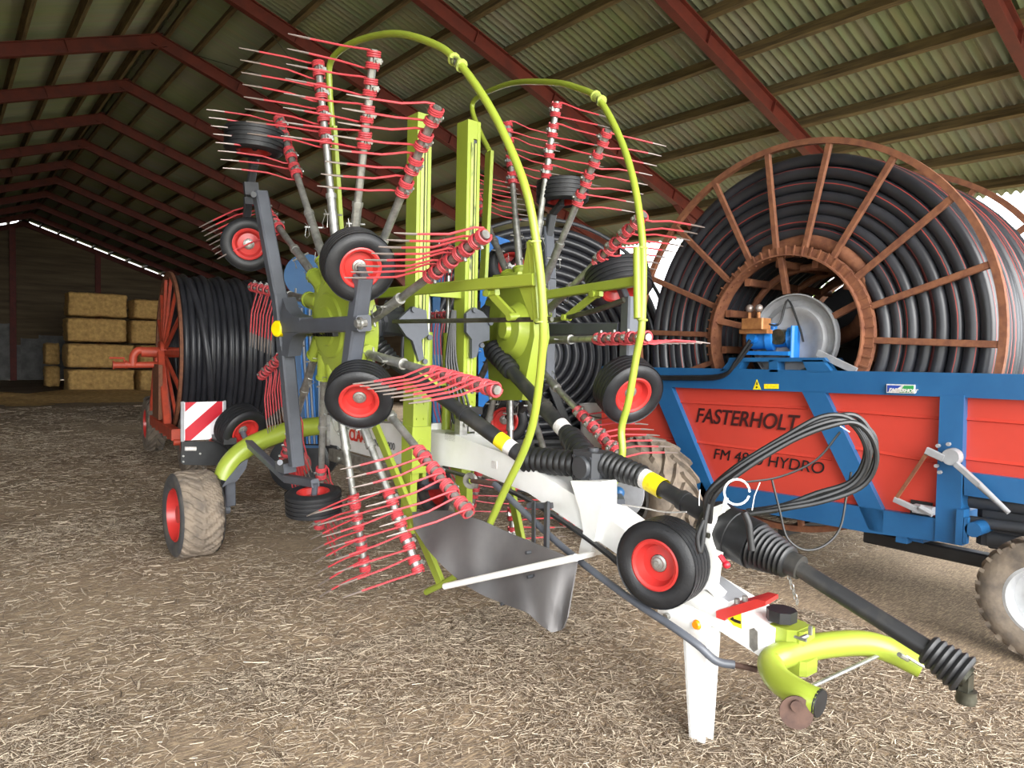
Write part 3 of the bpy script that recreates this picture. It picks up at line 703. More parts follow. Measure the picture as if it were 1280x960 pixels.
b = carrier(RL, [RL.px(308, 551, .2), RL.px(330, 572, .2), RL.px(358, 598, .2), RL.px(394, 604, .2)], .055, [])
b.tube([RL.px(308, 551, .2), wc[4][0]], .022, 10); b.tube([RL.px(394, 604, .2), wc[5][0]], .02, 10); b.box(RL.px(357, 583, .22), (.16, .07, .09), (RL.u, RL.w, RL.n)); b.tube([RL.px(350, 578, .1), RL.px(350, 578, .32)], .02, 8)
b.build('wheel_carrier', M['grey'], rake)
b = MB(); b.bar(RL.px(455, 350, .2), wc[2][0]+V((0, 0, .02)), .05, .05, RL.n); b.tube([wc[2][0]-wc[2][1]*.03, wc[2][0]+wc[2][1]*.07], .018, 8); b.bar(RL.px(438, 462, .2), wc[3][0], .05, .05, RL.n); b.build('wheel_carrier', M['greydark'], rake)
# far rotor
b = fr(RR, '', [((683, 286), (686, 350)), ((686, 350), (684, 478)), ((690, 412), (778, 412)), ((788, 372), (785, 466))], .09)
o = b.build('wheel_frame', M['grey'], rake, label='grey welded frame carrying the gauge wheels')
WHR = [((703, 240), cdir(0, -.99, .02), 1.0), ((637, 333), cdir(.25, .1, .95), 1), ((773, 352), cdir(.15, .88, .35), 1.1), ((785, 487), cdir(.3, .45, .8), 1.08), ((630, 524), cdir(.05, .15, .95), 1)]
wr = []
for (p, ax, k) in WHR: c = RR.px(*p, D); wr.append((c, ax)); wheel(c, ax, None, k)
b = MB(); b.bar(RR.px(684, 300, .2), RR.px(690, 268, .2), .06, .06, RR.n); b.bar(RR.px(690, 268, .2), RR.px(702, 254, .2), .045, .045, RR.n); b.tube([RR.px(702, 254, .2), wr[0][0]], .02, 8); b.bar(RR.px(683, 290, .2), RR.px(650, 318, .2), .06, .06, RR.n); b.tube([RR.px(650, 318, .2), wr[1][0]], .02, 8); b.build('wheel_carrier', M['greydark'], rake)
b = MB(); b.bar(RR.px(684, 478, .2), RR.px(650, 512, .2), .06, .06, RR.n); b.tube([RR.px(650, 512, .2), wr[4][0]], .02, 8); b.bar(RR.px(787, 385, .2), wr[2][0], .05, .05, RR.n); b.bar(RR.px(786, 460, .2), wr[3][0], .05, .05, RR.n); b.build('wheel_carrier', M['greydark'], rake)

# ---- main beam (goose neck) and drawbar
top = [(5.9, 1.04), (4.6, 1.06), (3.83, 1.08), (3.25, 1.02), (2.53, .835), (1.97, .625), (1.57, .525)]
bot = [(1.57, .40), (2.06, .51), (2.36, .63), (3.09, .83), (3.6, .88), (4.6, .84), (5.9, .8)]
b = MB(); out = top+bot
b.poly([(2.6, y, z) for y, z in out], (.2, 0, 0)); beam = b.build('main_beam', M['white'], rake)
b = MB(); b.poly([(2.585, 5.75, 1.0), (2.585, 4.3, 1.11), (2.585, 4.3, .80), (2.585, 5.5, .80), (2.585, 5.75, .86)], (.23, 0, 0)); pan = b.build('side_panel', M['white'], rake)
q = at(437, 549, X=2.58); e = at(470, 557, X=2.58); text_mesh('lettering', 'CLAAS', .118, M['claasred'], pan, q+V((-.003, 0, -.0)), (0, -1, .02), (0, 0, 1), 0, .004, .9)
q = at(474, 556, X=2.58); text_mesh('lettering', 'LINER 2900', .075, M['lettergrey'], pan, V((q.x-.003, q.y+.12, q.z-.015)), (0, -1, .02), (0, 0, 1), 0, 0, 1.0)
b = MB(); b.box((2.57, 5.0, .74), (.04, 1.3, .09)); b.box((2.6, 5.1, .7), (.08, 1.1, .04)); b.build('side_rail', M['steel'], pan)
b = MB(); b.box((2.57, 5.72, .93), (.03, .04, .26)); b.tube([(2.56, 5.45, .72), (2.53, 5.45, .72)], .02, 8); b.build('bracket', M['steel'], pan)
b = MB(); b.poly([at(x, y, X=2.575) for x, y in ((876, 652), (884, 637), (902, 630), (908, 636), (892, 647), (887, 668), (890, 688), (899, 692), (893, 735), (876, 738), (880, 700))], (.03, 0, 0))
b.bar(at(886, 728, X=2.62), at(902, 744, X=2.62), .06, .03); b.build('shaft_bracket', M['white'], beam)
b = MB(); b.poly([at(x, y, X=2.57) for x, y in ((713, 601), (752, 602), (752, 634), (748, 650), (744, 672), (737, 696), (723, 691), (729, 664), (724, 636))], (.11, 0, 0)); b.build('gearbox_pedestal', M['white'], beam)
b = MB(); b.box(at(618, 581, X=2.597), (.006, .05, .045)); b.build('label_plate', M['labelwhite'], beam)
# loose hydraulic lines below the beam
b = MB()
for k in range(3): b.tube(smooth_path([(2.58-.012*k, 4.0, .85), (2.575-.012*k, 3.4, .84), (2.58-.01*k, 3.0, .79), (2.585-.012*k, 2.5, .66), (2.585-.01*k, 2.1, .50)], 5), .009, 6)
b.build('hydraulic_line', M['black'], beam)
# red latch, label and pin plate near the front
b = MB(); b.poly([at(895, 764, X=2.58), at(945, 749, X=2.58), at(957, 752, X=2.58), at(957, 757, X=2.58), at(908, 773, X=2.58), at(906, 776, X=2.58), at(895, 772, X=2.58)], (.09, 0, .012)); o = b.build('latch', M['rimred'], beam, label='red latch plate on the drawbar')
b = MB()
for x, y in ((921, 760), (931, 757)): q = at(x, y, X=2.60)+V((0, 0, .02)); b.tube([q, q+V((0, 0, .02))], .012, 8)
b.build('bolt', M['steel'], o)
b = MB(); b.poly([at(908, 772, X=2.597), at(926, 766, X=2.597), at(927, 786, X=2.597), at(917, 782, X=2.597)], (.004, 0, 0)); o = b.build('warning_label', M['labelyellow'], beam, label='yellow warning sticker')
b = MB(); b.poly([at(912, 774, X=2.594), at(916, 771, X=2.594), at(919, 778, X=2.594)], (.002, 0, 0)); b.box(at(922, 777, X=2.594), (.003, .03, .012)); b.build('sign', M['letterdark'], o)
b = MB(); b.poly([at(937, 787, X=2.596), at(942, 785, X=2.596), at(947, 790, X=2.596), at(947, 812, X=2.596), at(942, 815, X=2.596), at(937, 809, X=2.596)], (.006, 0, 0)); b.build('pin_plate', M['steel'], beam)
b = MB(); b.poly([(2.63, 1.78, .572), (2.63, 1.95, .635), (2.77, 1.95, .635), (2.77, 1.78, .572)], (0, 0, .006)); b.build('type_plate', M['greyplate'], beam)

# ---- central gearbox, drive shafts and bellows
def bellows(p, q, r0, r1, n, m_='black', name='bellows', parent=None):
    p, q = V(p), V(q); L = (q-p).length; prof = [(.01, 0)]
    for i in range(n):
        r = r0+(r1-r0)*(i+.5)/n; a = L*i/n; w = L/n
        prof += [(r*.84, a), (r*.97, a+w*.3), (r, a+w*.5), (r*.97, a+w*.7)]
    prof += [(r1*.84, L), (.01, L)]
    b = MB(); b.lathe(prof, p, q-p, 26); return b.build(name, M[m_], parent or rake)
gc = at(741, 583, X=2.70)
b = MB(); b.box(gc, (.16, .20, .165), None, .03); b.lathe([(0, 0), (.056, 0), (.062, -.01), (.062, -.03), (0, -.03)], gc-V((.1, 0, 0)), (-1, 0, 0), 22); b.tube([gc+V((0, 0, .07)), gc+V((0, 0, .1))], .03, 10); b.tube([gc+V((0, -.13, 0)), gc+V((0, .13, 0))], .05, 16); b.tube([gc+V((0, 0, -.12)), gc+V((0, 0, -.07))], .09, 16)
for sy in (-1, 1):
    for sz in (-1, 1): q = gc+V((-.076, sy*.06, sz*.055)); b.tube([q, q-V((.012, 0, 0))], .009, 6)
cg = b.build('transfer_gearbox', M['greydark'], rake)
def shaft(p, q, r, name='drive_shaft'):
    b = MB(); p, q = V(p), V(q); mid = p+(q-p)*.55; b.tube([p, mid], r*.9, 18); b.tube([mid, q], r, 18); b.tube([mid, mid+(q-p).normalized()*.03], r*1.12, 18); return b.build(name, M['shaft'], rake)
def label(sh, p, q, a0, a1, r, m_, txt=None):
    p, q = V(p), V(q); b = MB(); b.tube([p+(q-p)*a0, p+(q-p)*a1], r*1.03, 18, caps=False); return b.build('label', M[m_], sh)
A = at(486, 448, X=2.30); B = at(662, 577, X=2.64)
s1 = shaft(A, B, .046); label(s1, A, B, .80, .86, .046, 'labelyellow'); label(s1, A, B, .86, .90, .046, 'labelwhite')
bellows(at(656, 574, X=2.63), at(722, 580, X=2.68), .078, .072, 9, parent=cg)
bellows(at(467, 428, X=2.22), at(492, 455, X=2.32), .075, .06, 6)
A = at(634, 458, X=3.06); B = at(722, 556, X=2.92); s2 = shaft(A, B, .05); label(s2, A, B, .78, .85, .05, 'labelwhite')
bellows(at(617, 436, X=3.12), at(640, 465, X=3.05), .085, .065, 7)
bellows(at(712, 545, X=2.93), at(735, 575, X=2.78), .07, .075, 6)
A = at(795, 592, X=2.73); B = at(905, 655, X=2.70); s3 = shaft(A, B, .044); label(s3, A, B, .08, .17, .048, 'labelwhite'); label(s3, A, B, .17, .34, .048, 'labelyellow')
bellows(at(757, 580, X=2.71), at(806, 597, X=2.73), .075, .058, 8, parent=cg)
A = at(892, 655, X=2.70); B = at(945, 682, X=2.70); d_ = (B-A).normalized(); L = (B-A).length
b = MB(); b.lathe([(.02, -.02), (.10, -.02), (.11, .0), (.11, L*.55), (.105, L*.56), (.105, L), (.05, L)], A, d_, 30); b.build('shaft_cover', M['black'], rake)
A2 = at(987, 703, X=2.70); bellows(B, A2, .102, .068, 8)
B2 = at(1165, 815, X=2.72)
b = MB(); b.tube([A2, B2], .034, 18); b.tube([A2, A2+(A2-B).normalized()*.05], .05, 18); s4 = b.build('drive_shaft', M['shaft'], rake)
b = MB(); q = A2+V((0, 0, -.06))
for k in range(6): 
    c = q+V((-.004*k, -.01*k, -.017*k)); b.tube([c+(V((1, 0, 0)) if k % 2 else V((0, 1, 0)))*.007*math.cos(j*PI/4)+V((0, 0, .012*math.sin(j*PI/4))) for j in range(8)], .0022, 5, closed=True)
b.build('chain', M['steel'], s4, label='short safety chain')
E2 = at(1207, 845, X=2.73); dd = (E2-B2).normalized(); o = bellows(B2-dd*.02, E2, .055, .074, 6, 'shaft', parent=s4)
b = MB(); q = at(1208, 866, X=2.73); b.tube([E2-dd*.03, E2+dd*.01], .04, 14); b.lathe([(.018, 0), (.03, .0), (.033, .015), (.03, .03), (.033, .045), (.018, .045)], q-V((0, 0, .035)), (0, 0, 1), 16); b.box((E2+q)/2, (.05, .03, .07)); b.build('yoke', M['darksteel'], s4)

# ---- parking stand, front wheel, hitch
wheel(at(828, 702, X=2.46), cdir(-.64, .03, .77), 'upright gauge wheel beside the white drawbar', .98)
wheel_c = at(828, 702, X=2.46); b = MB(); b.tube([wheel_c, V((2.62, wheel_c.y-.02, wheel_c.z-.02))], .025, 10); b.build('wheel_stub', M['steel'], beam)
b = MB(); b.poly([at(x, y, X=2.52) for x, y in ((822, 757), (848, 752), (880, 768), (888, 780), (882, 794), (868, 801), (850, 793), (822, 776))], (.012, 0, 0)); b.poly([at(x, y, X=2.52)+V((.11, 0, 0)) for x, y in ((822, 757), (848, 752), (880, 768), (888, 780), (882, 794), (868, 801), (850, 793), (822, 776))], (.012, 0, 0)); b.build('stand_bracket', M['white'], beam)
b = MB(); q = at(871, 781, X=2.515); b.lathe([(0, -.012), (.016, -.012), (.022, 0), (0, 0)], q, (1, 0, 0), 16); b.build('reflector', M['orange'], beam, label='round orange reflector')
b = MB(); q = at(835, 770, X=2.52); b.tube([q-V((.02, 0, 0)), q+V((.14, 0, 0))], .015, 8); b.build('pivot_bolt', M['steel'], beam)
f0, f1 = at(862, 924, Z=0), at(888, 924, Z=0)
b = MB(); T = V((2.535, 1.88, .45)); Bf = V((f0.x+.02, f0.y-.02, -.01))
ax_ = (T-Bf).normalized(); sd = V((1, 0, 0)); sd = (sd-ax_*sd.dot(ax_)).normalized(); fw = ax_.cross(sd)
def ring4(c, w, dpt): return [c-fw*dpt/2, c+fw*dpt/2, c+fw*dpt/2+sd*.012, c-fw*dpt/2+sd*.012]
b.hexa(ring4(Bf, 0, .075)+ring4(T, 0, .13))
b.hexa([p+sd*.055 for p in ring4(Bf, 0, .07)]+[p+sd*.085 for p in ring4(T, 0, .13)])
b.hexa([Bf+fw*.026, Bf+fw*.037, Bf+fw*.037+sd*.06, Bf+fw*.026+sd*.06, T+fw*.053, T+fw*.065, T+fw*.065+sd*.09, T+fw*.053+sd*.09])
b.build('parking_stand', M['white'], rake, smooth=False)
b = MB(); b.box((2.725, 1.575, .475), (.145, .17, .115), None, .03); b.box((2.72, 1.53, .39), (.12, .17, .06), None, .02); b.box((2.735, 1.50, .49), (.11, .06, .08), None, .012); hb = b.build('hitch_block', M['lime'], rake)
b = MB(); q = at(977, 768, X=2.70); b.box(q, (.11, .11, .045), None, .03); b.build('cover_cap', M['black'], hb, label='black plastic cap on the hitch')
b = MB(); q = at(1004, 797, X=2.64); b.tube([q+V((.03, 0, 0)), q-V((.02, 0, 0))], .009, 6); b.tube([q-V((.02, -.025, 0)), q-V((.02, .025, 0))], .006, 6); b.box(at(1013, 788, X=2.642), (.012, .012, .035)); b.build('locking_pin', M['steel'], hb)
FK = [at(1024, 879, Z=.38), at(1000, 868, Z=.385), at(972, 848, Z=.39), at(964, 828, Z=.41), at(984, 817, Z=.435), at(1028, 807, Z=.44), at(1075, 804, Z=.435), at(1110, 812, Z=.41), at(1152, 832, Z=.37)]
b = MB(); b.tube(smooth_path(FK, 6), .052, 18); fk = b.build('hitch_fork', M['lime'], rake)
b = MB(); d_ = (FK[0]-FK[1]).normalized(); b.lathe([(0, .006), (.05, .006), (.0525, 0), (.0525, -.004), (0, -.004)], FK[0], d_, 20); b.build('end_cap', M['black'], fk, label='black end cap of the fork tube')
b = MB(); q = FK[1]+V((-.06, -.02, -.01)); b.lathe([(0, -.05), (.022, -.05), (.024, -.03), (.02, 0), (.02, .03), (0, .03)], q, (-.8, -.5, .1), 14); b.lathe([(0, -.004), (.058, -.004), (.058, .004), (0, .004)], q+V((-.012, -.008, -.025)), (-.75, -.6, .15), 20); b.build('link_pin', M['darkrust'], fk, label='rusty lower link pin')
b = MB(); b.tube([at(1015, 858, Z=.38), at(1120, 809, Z=.4)], .008, 8); b.build('tie_bar', M['steel'], fk)
b = MB(); q = at(1128, 822, Z=.43); b.tube([q-V((.03, 0, -.02)), q+V((.05, 0, -.02))], .01, 8); b.tube(smooth_path([q+V((.03, 0, 0)), q+V((.05, -.03, -.02)), q+V((.08, -.05, -.04))], 4), .006, 6); b.build('chain', M['steel'], fk)
# steering rod along the side
SP = [at(918, 831, X=2.55), at(895, 826, X=2.5), at(872, 806, X=2.46), at(840, 783, X=2.44), at(780, 743, X=2.43), at(700, 681, X=2.42), at(618, 605, X=2.42)]
sr = rod('steering_rod', smooth_path(SP, 5), .0175, 'grey', n=12)
b = MB(); b.tube([SP[-1], at(590, 601, X=2.42)], .014, 10); q = at(590, 601, X=2.43); b.tube([SP[0], SP[0]+(SP[0]-SP[1]).normalized()*.09], .013, 8); b.build('rod_end', M['darkrust'], sr, label='rusty rod end')
b = MB(); b.lathe([(.02, -.01), (.045, -.012), (.05, 0), (.045, .012), (.02, .01)], at(588, 601, X=2.42), cdir(-.5, .1, .85), 18); b.build('washer', M['steel'], sr)

# ---- swath curtain
CT = [(515, 640), (560, 638), (600, 650), (640, 668), (700, 692), (721, 703)]
CB = [(517, 660), (535, 688), (556, 710), (580, 731), (605, 745), (635, 757), (660, 766), (675, 781), (690, 791), (703, 787), (709, 772)]
b = MB(); n = 34; mth = 12
def interp(P, t):
    t = t*(len(P)-1); i = min(int(t), len(P)-2); f = t-i; return (P[i][0]*(1-f)+P[i+1][0]*f, P[i][1]*(1-f)+P[i+1][1]*f)
vs = []
for j in range(mth+1):
    for i in range(n+1):
        a, c = interp(CT, i/n), interp(CB, i/n); s = j/mth; p = (a[0]*(1-s)+c[0]*s, a[1]*(1-s)+c[1]*s)
        X_ = 2.32-.10*s+.02*math.sin(i*.4+s*2)+(.012*math.sin(i*.9)*s)
        vs.append(at(p[0], p[1], X=X_))
N = len(vs); q4 = [(j*(n+1)+i, j*(n+1)+i+1, (j+1)*(n+1)+i+1, (j+1)*(n+1)+i) for j in range(mth) for i in range(n)]
b.add(vs, q4); b.add([v+V((.008, 0, 0)) for v in vs], [f[::-1] for f in q4])
rim_ = [i for i in range(n+1)]+[j*(n+1)+n for j in range(1, mth+1)]+[mth*(n+1)+i for i in range(n-1, -1, -1)]+[j*(n+1) for j in range(mth-1, 0, -1)]
o0 = len(b.v)-2*N
for k in range(len(rim_)):
    i, j = rim_[k], rim_[(k+1) % len(rim_)]; b.f.append((o0+i, o0+j, o0+N+j, o0+N+i)); b.mi.append(0)
cur = b.build('swath_curtain', M['curtain'], rake, label='dark grey rubber swath curtain')
b = MB(); b.bar(at(667, 628, X=2.45), at(667, 722, X=2.27), .03, .008, (1, 0, 0)); b.bar(at(684, 628, X=2.45), at(683, 692, X=2.34), .03, .02, (1, 0, 0)); b.bar(at(660, 632, X=2.45), at(690, 632, X=2.5), .03, .03)
for x, y in ((663, 690), (632, 754), (665, 720)): q = at(x, y, X=2.27); b.tube([q-V((.03, 0, 0)), q], .009, 8)
b.build('curtain_bracket', M['greydark'], cur)
b = MB(); pa, pb = at(556, 733, X=2.14), at(720, 697, X=2.22); b.tube([pa, pb], .017, 14); b.build('curtain_tube', M['white'], rake, label='white round tube in front of the curtain')
b = MB(); b.bar(pb+V((0, 0, .0)), at(742, 692, X=2.6), .025, .025); b.build('curtain_arm', M['white'], rake)

# ---- rear axle and road wheels
AX = [(1.735, .575), (1.785, .69), (1.90, .80), (2.09, .885), (2.33, .945), (2.65, .97)]
pts = [V((x, 5.8, z)) for x, z in AX]; pts += [V((5.4-x, 5.8, z)) for x, z in reversed(AX)]
b = MB(); b.tube(smooth_path(pts, 5), .078, 16); axle = b.build('rear_axle', M['lime'], rake)
def road_wheel(xc, s):
    c = V((xc, 5.85, .325)); b = MB(); n, mm = 144, 17; R, W = .332, .29
    vs = []
    for k in range(n):
        a = 2*PI*k/n
        for j in range(mm):
            t_ = -W/2+W*j/(mm-1); e = abs(t_)/(W/2); r = R*(1-.10*max(0, e-.72)**1.3/.28)
            r -= .009*(((int((k+abs(j-8)*1.2)/3)) % 2) == 0 and .12 < e)
            vs.append(c+V((t_, r*math.cos(a), r*math.sin(a))))
    b.add(vs, [(k*mm+j, ((k+1) % n)*mm+j, ((k+1) % n)*mm+j+1, k*mm+j+1) for k in range(n) for j in range(mm-1)])
    o = b.build('road_wheel', M['dirtytyre'], rake, smooth=False, label='dusty wide road tyre')
    for sd_ in (-1, 1):
        b = MB(); b.lathe([(.318, W/2-.002), (.30, W/2+.012), (.25, W/2+.014), (.205, W/2-.005), (.2, W/2-.06)], c, (sd_, 0, 0), 40); b.build('sidewall', M['tyreside'], o)
    b = MB(); b.lathe([(.2, W/2-.08), (.205, W/2-.004), (.195, W/2+.004), (.185, W/2-.02), (.17, W/2-.09), (.13, W/2-.11), (.12, W/2-.08), (.07, W/2-.07), (.065, W/2-.03), (0, W/2-.03)], c, (s, 0, 0), 36); b.build('rim', M['rimred'], o, label='red wheel rim')
    b = MB(); b.lathe([(.2, W/2-.05), (.19, W/2-.1), (0, W/2-.1)], c, (-s, 0, 0), 30); b.build('rim', M['rimred'], o)
    return o
road_wheel(1.53, -1); road_wheel(3.87, 1)
b = MB(); b.bar((1.79, 5.83, .66), (1.80, 5.85, .36), .08, .1, (0, 1, 0)); b.tube([(1.80, 5.85, .325), (1.6, 5.85, .325)], .04, 12); b.poly([at(275, 612, Y=5.72), at(283, 600, Y=5.72), at(302, 578, Y=5.72), at(310, 574, Y=5.72), at(308, 585, Y=5.72), at(296, 602, Y=5.72), at(286, 604, Y=5.72)], (0, .1, 0)); b.build('stub_axle', M['grey'], axle)
b = MB(); b.bar((5.4-1.79, 5.83, .66), (5.4-1.80, 5.85, .36), .08, .1, (0, 1, 0)); b.tube([(5.4-1.80, 5.85, .325), (5.4-1.6, 5.85, .325)], .04, 12); b.build('stub_axle', M['grey'], axle)
# striped warning board with lamp panel
YB_ = 6.15
p0, p1, p2 = at(226, 551, Y=YB_), at(282, 551, Y=YB_), at(226, 503, Y=YB_)
bx, bz = (p1.x-p0.x), (p2.z-p0.z); O = V((p0.x, YB_, p0.z))
def bp(u, v, dy=0): return O+V((u*bx, dy, v*bz))
b = MB(); b.poly([bp(0, 0), bp(1, 0), bp(1, 1), bp(0, 1)], (0, .012, 0)); wb = b.build('warning_board', M['signwhite'], rake, label='square red and white striped warning board')
def clip(c0, c1):
    """part of the unit square with c0 < u - v < c1"""
    P_ = [(.09, 0), (.92, 0), (.92, 1), (.09, 1)]
    for sgn, c in ((1, c1), (-1, -c0)):
        out = []
        for i in range(len(P_)):
            a, b2 = P_[i-1], P_[i]; fa, fb = c-sgn*(a[0]-a[1]), c-sgn*(b2[0]-b2[1])
            if (fa >= 0) != (fb >= 0): t = fa/(fa-fb); out.append((a[0]+(b2[0]-a[0])*t, a[1]+(b2[1]-a[1])*t))
            if fb >= 0: out.append(b2)
        P_ = out
    return P_
b = MB()
for c0, c1 in ((-1, -.66), (-.2, .22), (.64, 1)): b.poly([bp(u, v, -.003) for u, v in clip(c0, c1)], (0, .004, 0))
b.build('stripe', M['signred'], wb, smooth=False, label='red diagonal stripes')
b = MB(); b.box(bp(.03, .5, -.002), (bx*.07, .02, bz*1.04)); b.box(bp(.97, .5, -.002), (bx*.05, .02, bz*1.04)); b.build('edge_strip', M['greyplate'], wb)
b = MB(); b.poly([at(x, y, Y=YB_+.005) for x, y in ((227, 552), (284, 552), (286, 575), (268, 582), (230, 581), (226, 578))], (0, .03, 0)); b.box((1.8, 6.0, .87), (.1, .34, .05)); lp = b.build('lamp_panel', M['black'], rake, label='black panel under the warning board')
b = MB(); q0, q1 = at(231, 561, Y=YB_), at(245, 561, Y=YB_); b.tube([q0, q1], .017, 12); b.build('reflector', M['labelwhite'], lp, label='white oval reflector')
b = MB()
for x, y in ((229, 570), (229, 577), (250, 567)): q = at(x, y, Y=YB_+.004); b.tube([q, q-V((0, .01, 0))], .008, 8)
b.build('bolt', M['steel'], lp)

# ---- coiled hydraulic hoses in their hanger, and small fittings
HP = [(884, 650), (889, 618), (925, 585), (985, 548), (1030, 528), (1062, 525), (1083, 545), (1086, 575), (1068, 604), (1025, 622), (975, 634), (935, 640)]
rnd = random.Random(3)
for k in range(8):
    off = (rnd.uniform(-8, 8), rnd.uniform(-7, 7)); Dk = 2.62+rnd.uniform(-.05, .06)
    pts = []
    for i, (x, y) in enumerate(HP):
        s = math.sin(PI*i/(len(HP)-1)); pts.append(at(x+off[0]*(.3+.7*s)+rnd.uniform(-2, 2), y+off[1]*(.3+.7*s)+rnd.uniform(-2, 2), D=(2.72-.15*s)*Dk/2.62))
    rod('hydraulic_hose', smooth_path(pts, 6), .0095, 'black', n=8)
rod('hydraulic_hose', smooth_path([at(x, y, D=2.6) for x, y in ((930, 640), (936, 655), (938, 672), (940, 688))], 5), .012, 'black')
rod('hydraulic_hose', smooth_path([at(x, y, D=2.6) for x, y in ((880, 650), (872, 672), (876, 690), (882, 650), (886, 630))], 5), .009, 'black')
rod('brake_cable', smooth_path([at(x, y, D=2.62) for x, y in ((965, 600), (975, 640), (984, 672), (1005, 687), (1030, 682), (1050, 660), (1058, 620), (1064, 590))], 5), .0045, 'black', n=6)
rod('brake_cable', smooth_path([at(x, y, D=2.6) for x, y in ((930, 603), (975, 596), (1020, 575), (1050, 540))], 5), .004, 'black', n=6)
for pts in (((1046, 530), (1054, 535), (1062, 540)), ((950, 603), (943, 620), (940, 638)), ((875, 612), (874, 622), (874, 632))): rod('cable_tie', [at(x, y, D=2.55) for x, y in pts], .0022, 'labelwhite', n=6)
b = MB(); c = at(921, 615, D=2.6); b.tube([c+(CR*math.cos(k*PI/10)+CU*math.sin(k*PI/10))*.046 for k in range(20)], .0042, 8); b.tube([at(908, 622, D=2.6), at(903, 640, D=2.6)], .008, 8); b.build('hose_hanger', M['white'], rake, label='white wire hose hanger')
b = MB(); q = at(908, 706, D=2.75); b.sphere(q, .015, 8); b.tube([q, q+V((.0, .03, .03))], .01, 8); b.build('coupling', M['signred'], rake, label='red hydraulic coupling cap')
b = MB(); q = at(872, 666, X=2.56); b.tube([q-V((0, .06, 0)), q+V((0, .06, 0))], .012, 8); b.tube([q, q+V((.04, 0, .02))], .02, 8); b.build('hose_clamp', M['darksteel'], rake)
# grey disc and blue ball valve behind the pedestal
b = MB(); c = at(770, 614, X=2.95); b.lathe([(0, -.006), (.165, -.006), (.165, .006), (0, .006)], c, cdir(-.5, -.05, .86), 36); o = b.build('guard_disc', M['greyplate'], rake, label='flat grey guard disc behind the beam')
b = MB(); b.sphere(at(773, 616, X=2.88), .034, 8); b.build('valve_cap', M['blue'], o, label='blue cap')
b = MB(); b.bar((2.78, 2.55, .85), c, .04, .04); b.build('disc_bracket', M['grey'], o)
b = MB(); b.tube(smooth_path([at(770, 630, X=2.8), at(800, 634, X=2.75), at(830, 640, X=2.7), at(858, 640, X=2.66)], 4), .004, 6); b.build('indicator_rod', M['labelwhite'], rake)

# ================================================================== large red and blue hose reel irrigator
XS = 4.95
irr = thing('hose_reel_irrigator', 'large blue framed hose reel irrigator with red side panels and rusty drum ring', 'irrigation reel', (5.6, 3.0, 0))
S = lambda x, y, dx=0: at(x, y, X=XS+dx)
def plate(name, pts, dep, m_, parent, dx=0, smooth=False, label=None):
    b = MB(); b.poly([S(x, y, dx) for x, y in pts], (dep, 0, 0)); return b.build(name, M[m_], parent, smooth=smooth, label=label)
def ext(p, q, t): return (p[0]+(q[0]-p[0])*t, p[1]+(q[1]-p[1])*t)
b = MB()
def beam_px(P_, dep=.12, dx=0): b.poly([S(x, y, dx) for x, y in P_], (dep, 0, 0))
tr0, tr1 = S(1280, 469), S(1280, 497); y_end = .2
b.poly([S(752, 462), V((XS, y_end, tr0.z)), V((XS, y_end, tr1.z)), S(1205, 497), S(834, 484), S(752, 482)], (.12, 0, 0))
beam_px([(815, 483), (839, 484), (888, 604), (890, 628), (875, 626)]); beam_px([(1002, 489), (1030, 489), (1104, 640), (1104, 666), (1086, 662), (1074, 634)])
beam_px([(1175, 494), (1205, 494), (1200, 682), (1168, 676)], .14, -.012)
beam_px([(876, 603), (1074, 633), (1171, 648), (1171, 677), (1080, 665), (872, 626)])
p_, q_ = S(1205, 590), S(1205, 619); b.poly([p_, V((XS, y_end, p_.z)), V((XS, y_end, q_.z)), q_], (.12, 0, 0))
fr_ = b.build('chassis_frame', M['blue'], irr, smooth=False)
b = MB(); b.poly([S(752, 458, .0), V((XS, y_end, S(1280, 464).z)), V((XS, y_end, S(1280, 469).z)), S(752, 462)], (.2, 0, 0)); b.box((XS+.9, 2.0, .5), (1.7, .12, .12)); b.box((XS+.9, 4.0, .62), (1.7, .12, .12)); b.box((XS+1.75, 3.0, .5), (.12, 4.0, .16))
b.box((XS+1.75, 1.5, .95), (.12, .12, 1.1)); b.box((XS+1.75, 4.6, .95), (.12, .12, 1.1)); b.box((XS+1.75, 2.9, 1.45), (.12, 5, .14)); b.build('cross_member', M['blue'], fr_, smooth=False)
# ribbed red panels
def panel(P_, ribs, label=None):
    b = MB(); b.poly([S(x, y, .05) for x, y in P_], (.01, 0, 0))
    for (a, c) in ribs:
        A, B = S(*a, .05), S(*c, .05); b.add([A+V((0, 0, .018)), B+V((0, 0, .018)), B+V((-.012, 0, 0)), A+V((-.012, 0, 0)), A+V((0, 0, -.006)), B+V((0, 0, -.006))], [(0, 1, 2, 3), (3, 2, 5, 4)])
    return b.build('side_panel', M['red'], irr, smooth=False)
pn1 = panel([(836, 482), (1004, 487), (1076, 636), (886, 606)], [((846, 503), (1010, 511)), ((870, 553), (1040, 575))])
pn2 = panel([(1028, 487), (1177, 494), (1171, 651), (1100, 641)], [((1038, 513), (1174, 524)), ((1062, 560), (1172, 579))])
yb = .2; A = S(1203, 495, .05); Bq = S(1203, 592, .05)
b = MB(); b.poly([A, V((A.x, yb, A.z)), V((A.x, yb, Bq.z)), Bq], (.01, 0, 0))
for z in (S(1205, 525).z, S(1205, 575).z): b.add([(A.x, A.y, z+.018), (A.x, yb, z+.018), (A.x-.012, yb, z), (A.x-.012, A.y, z), (A.x, A.y, z-.006), (A.x, yb, z-.006)], [(0, 1, 2, 3), (3, 2, 5, 4)])
b.build('side_panel', M['red'], irr, smooth=False)
panel([(752, 482), (817, 482), (876, 606), (840, 602), (800, 596), (752, 590)], [((770, 545), (845, 550))])
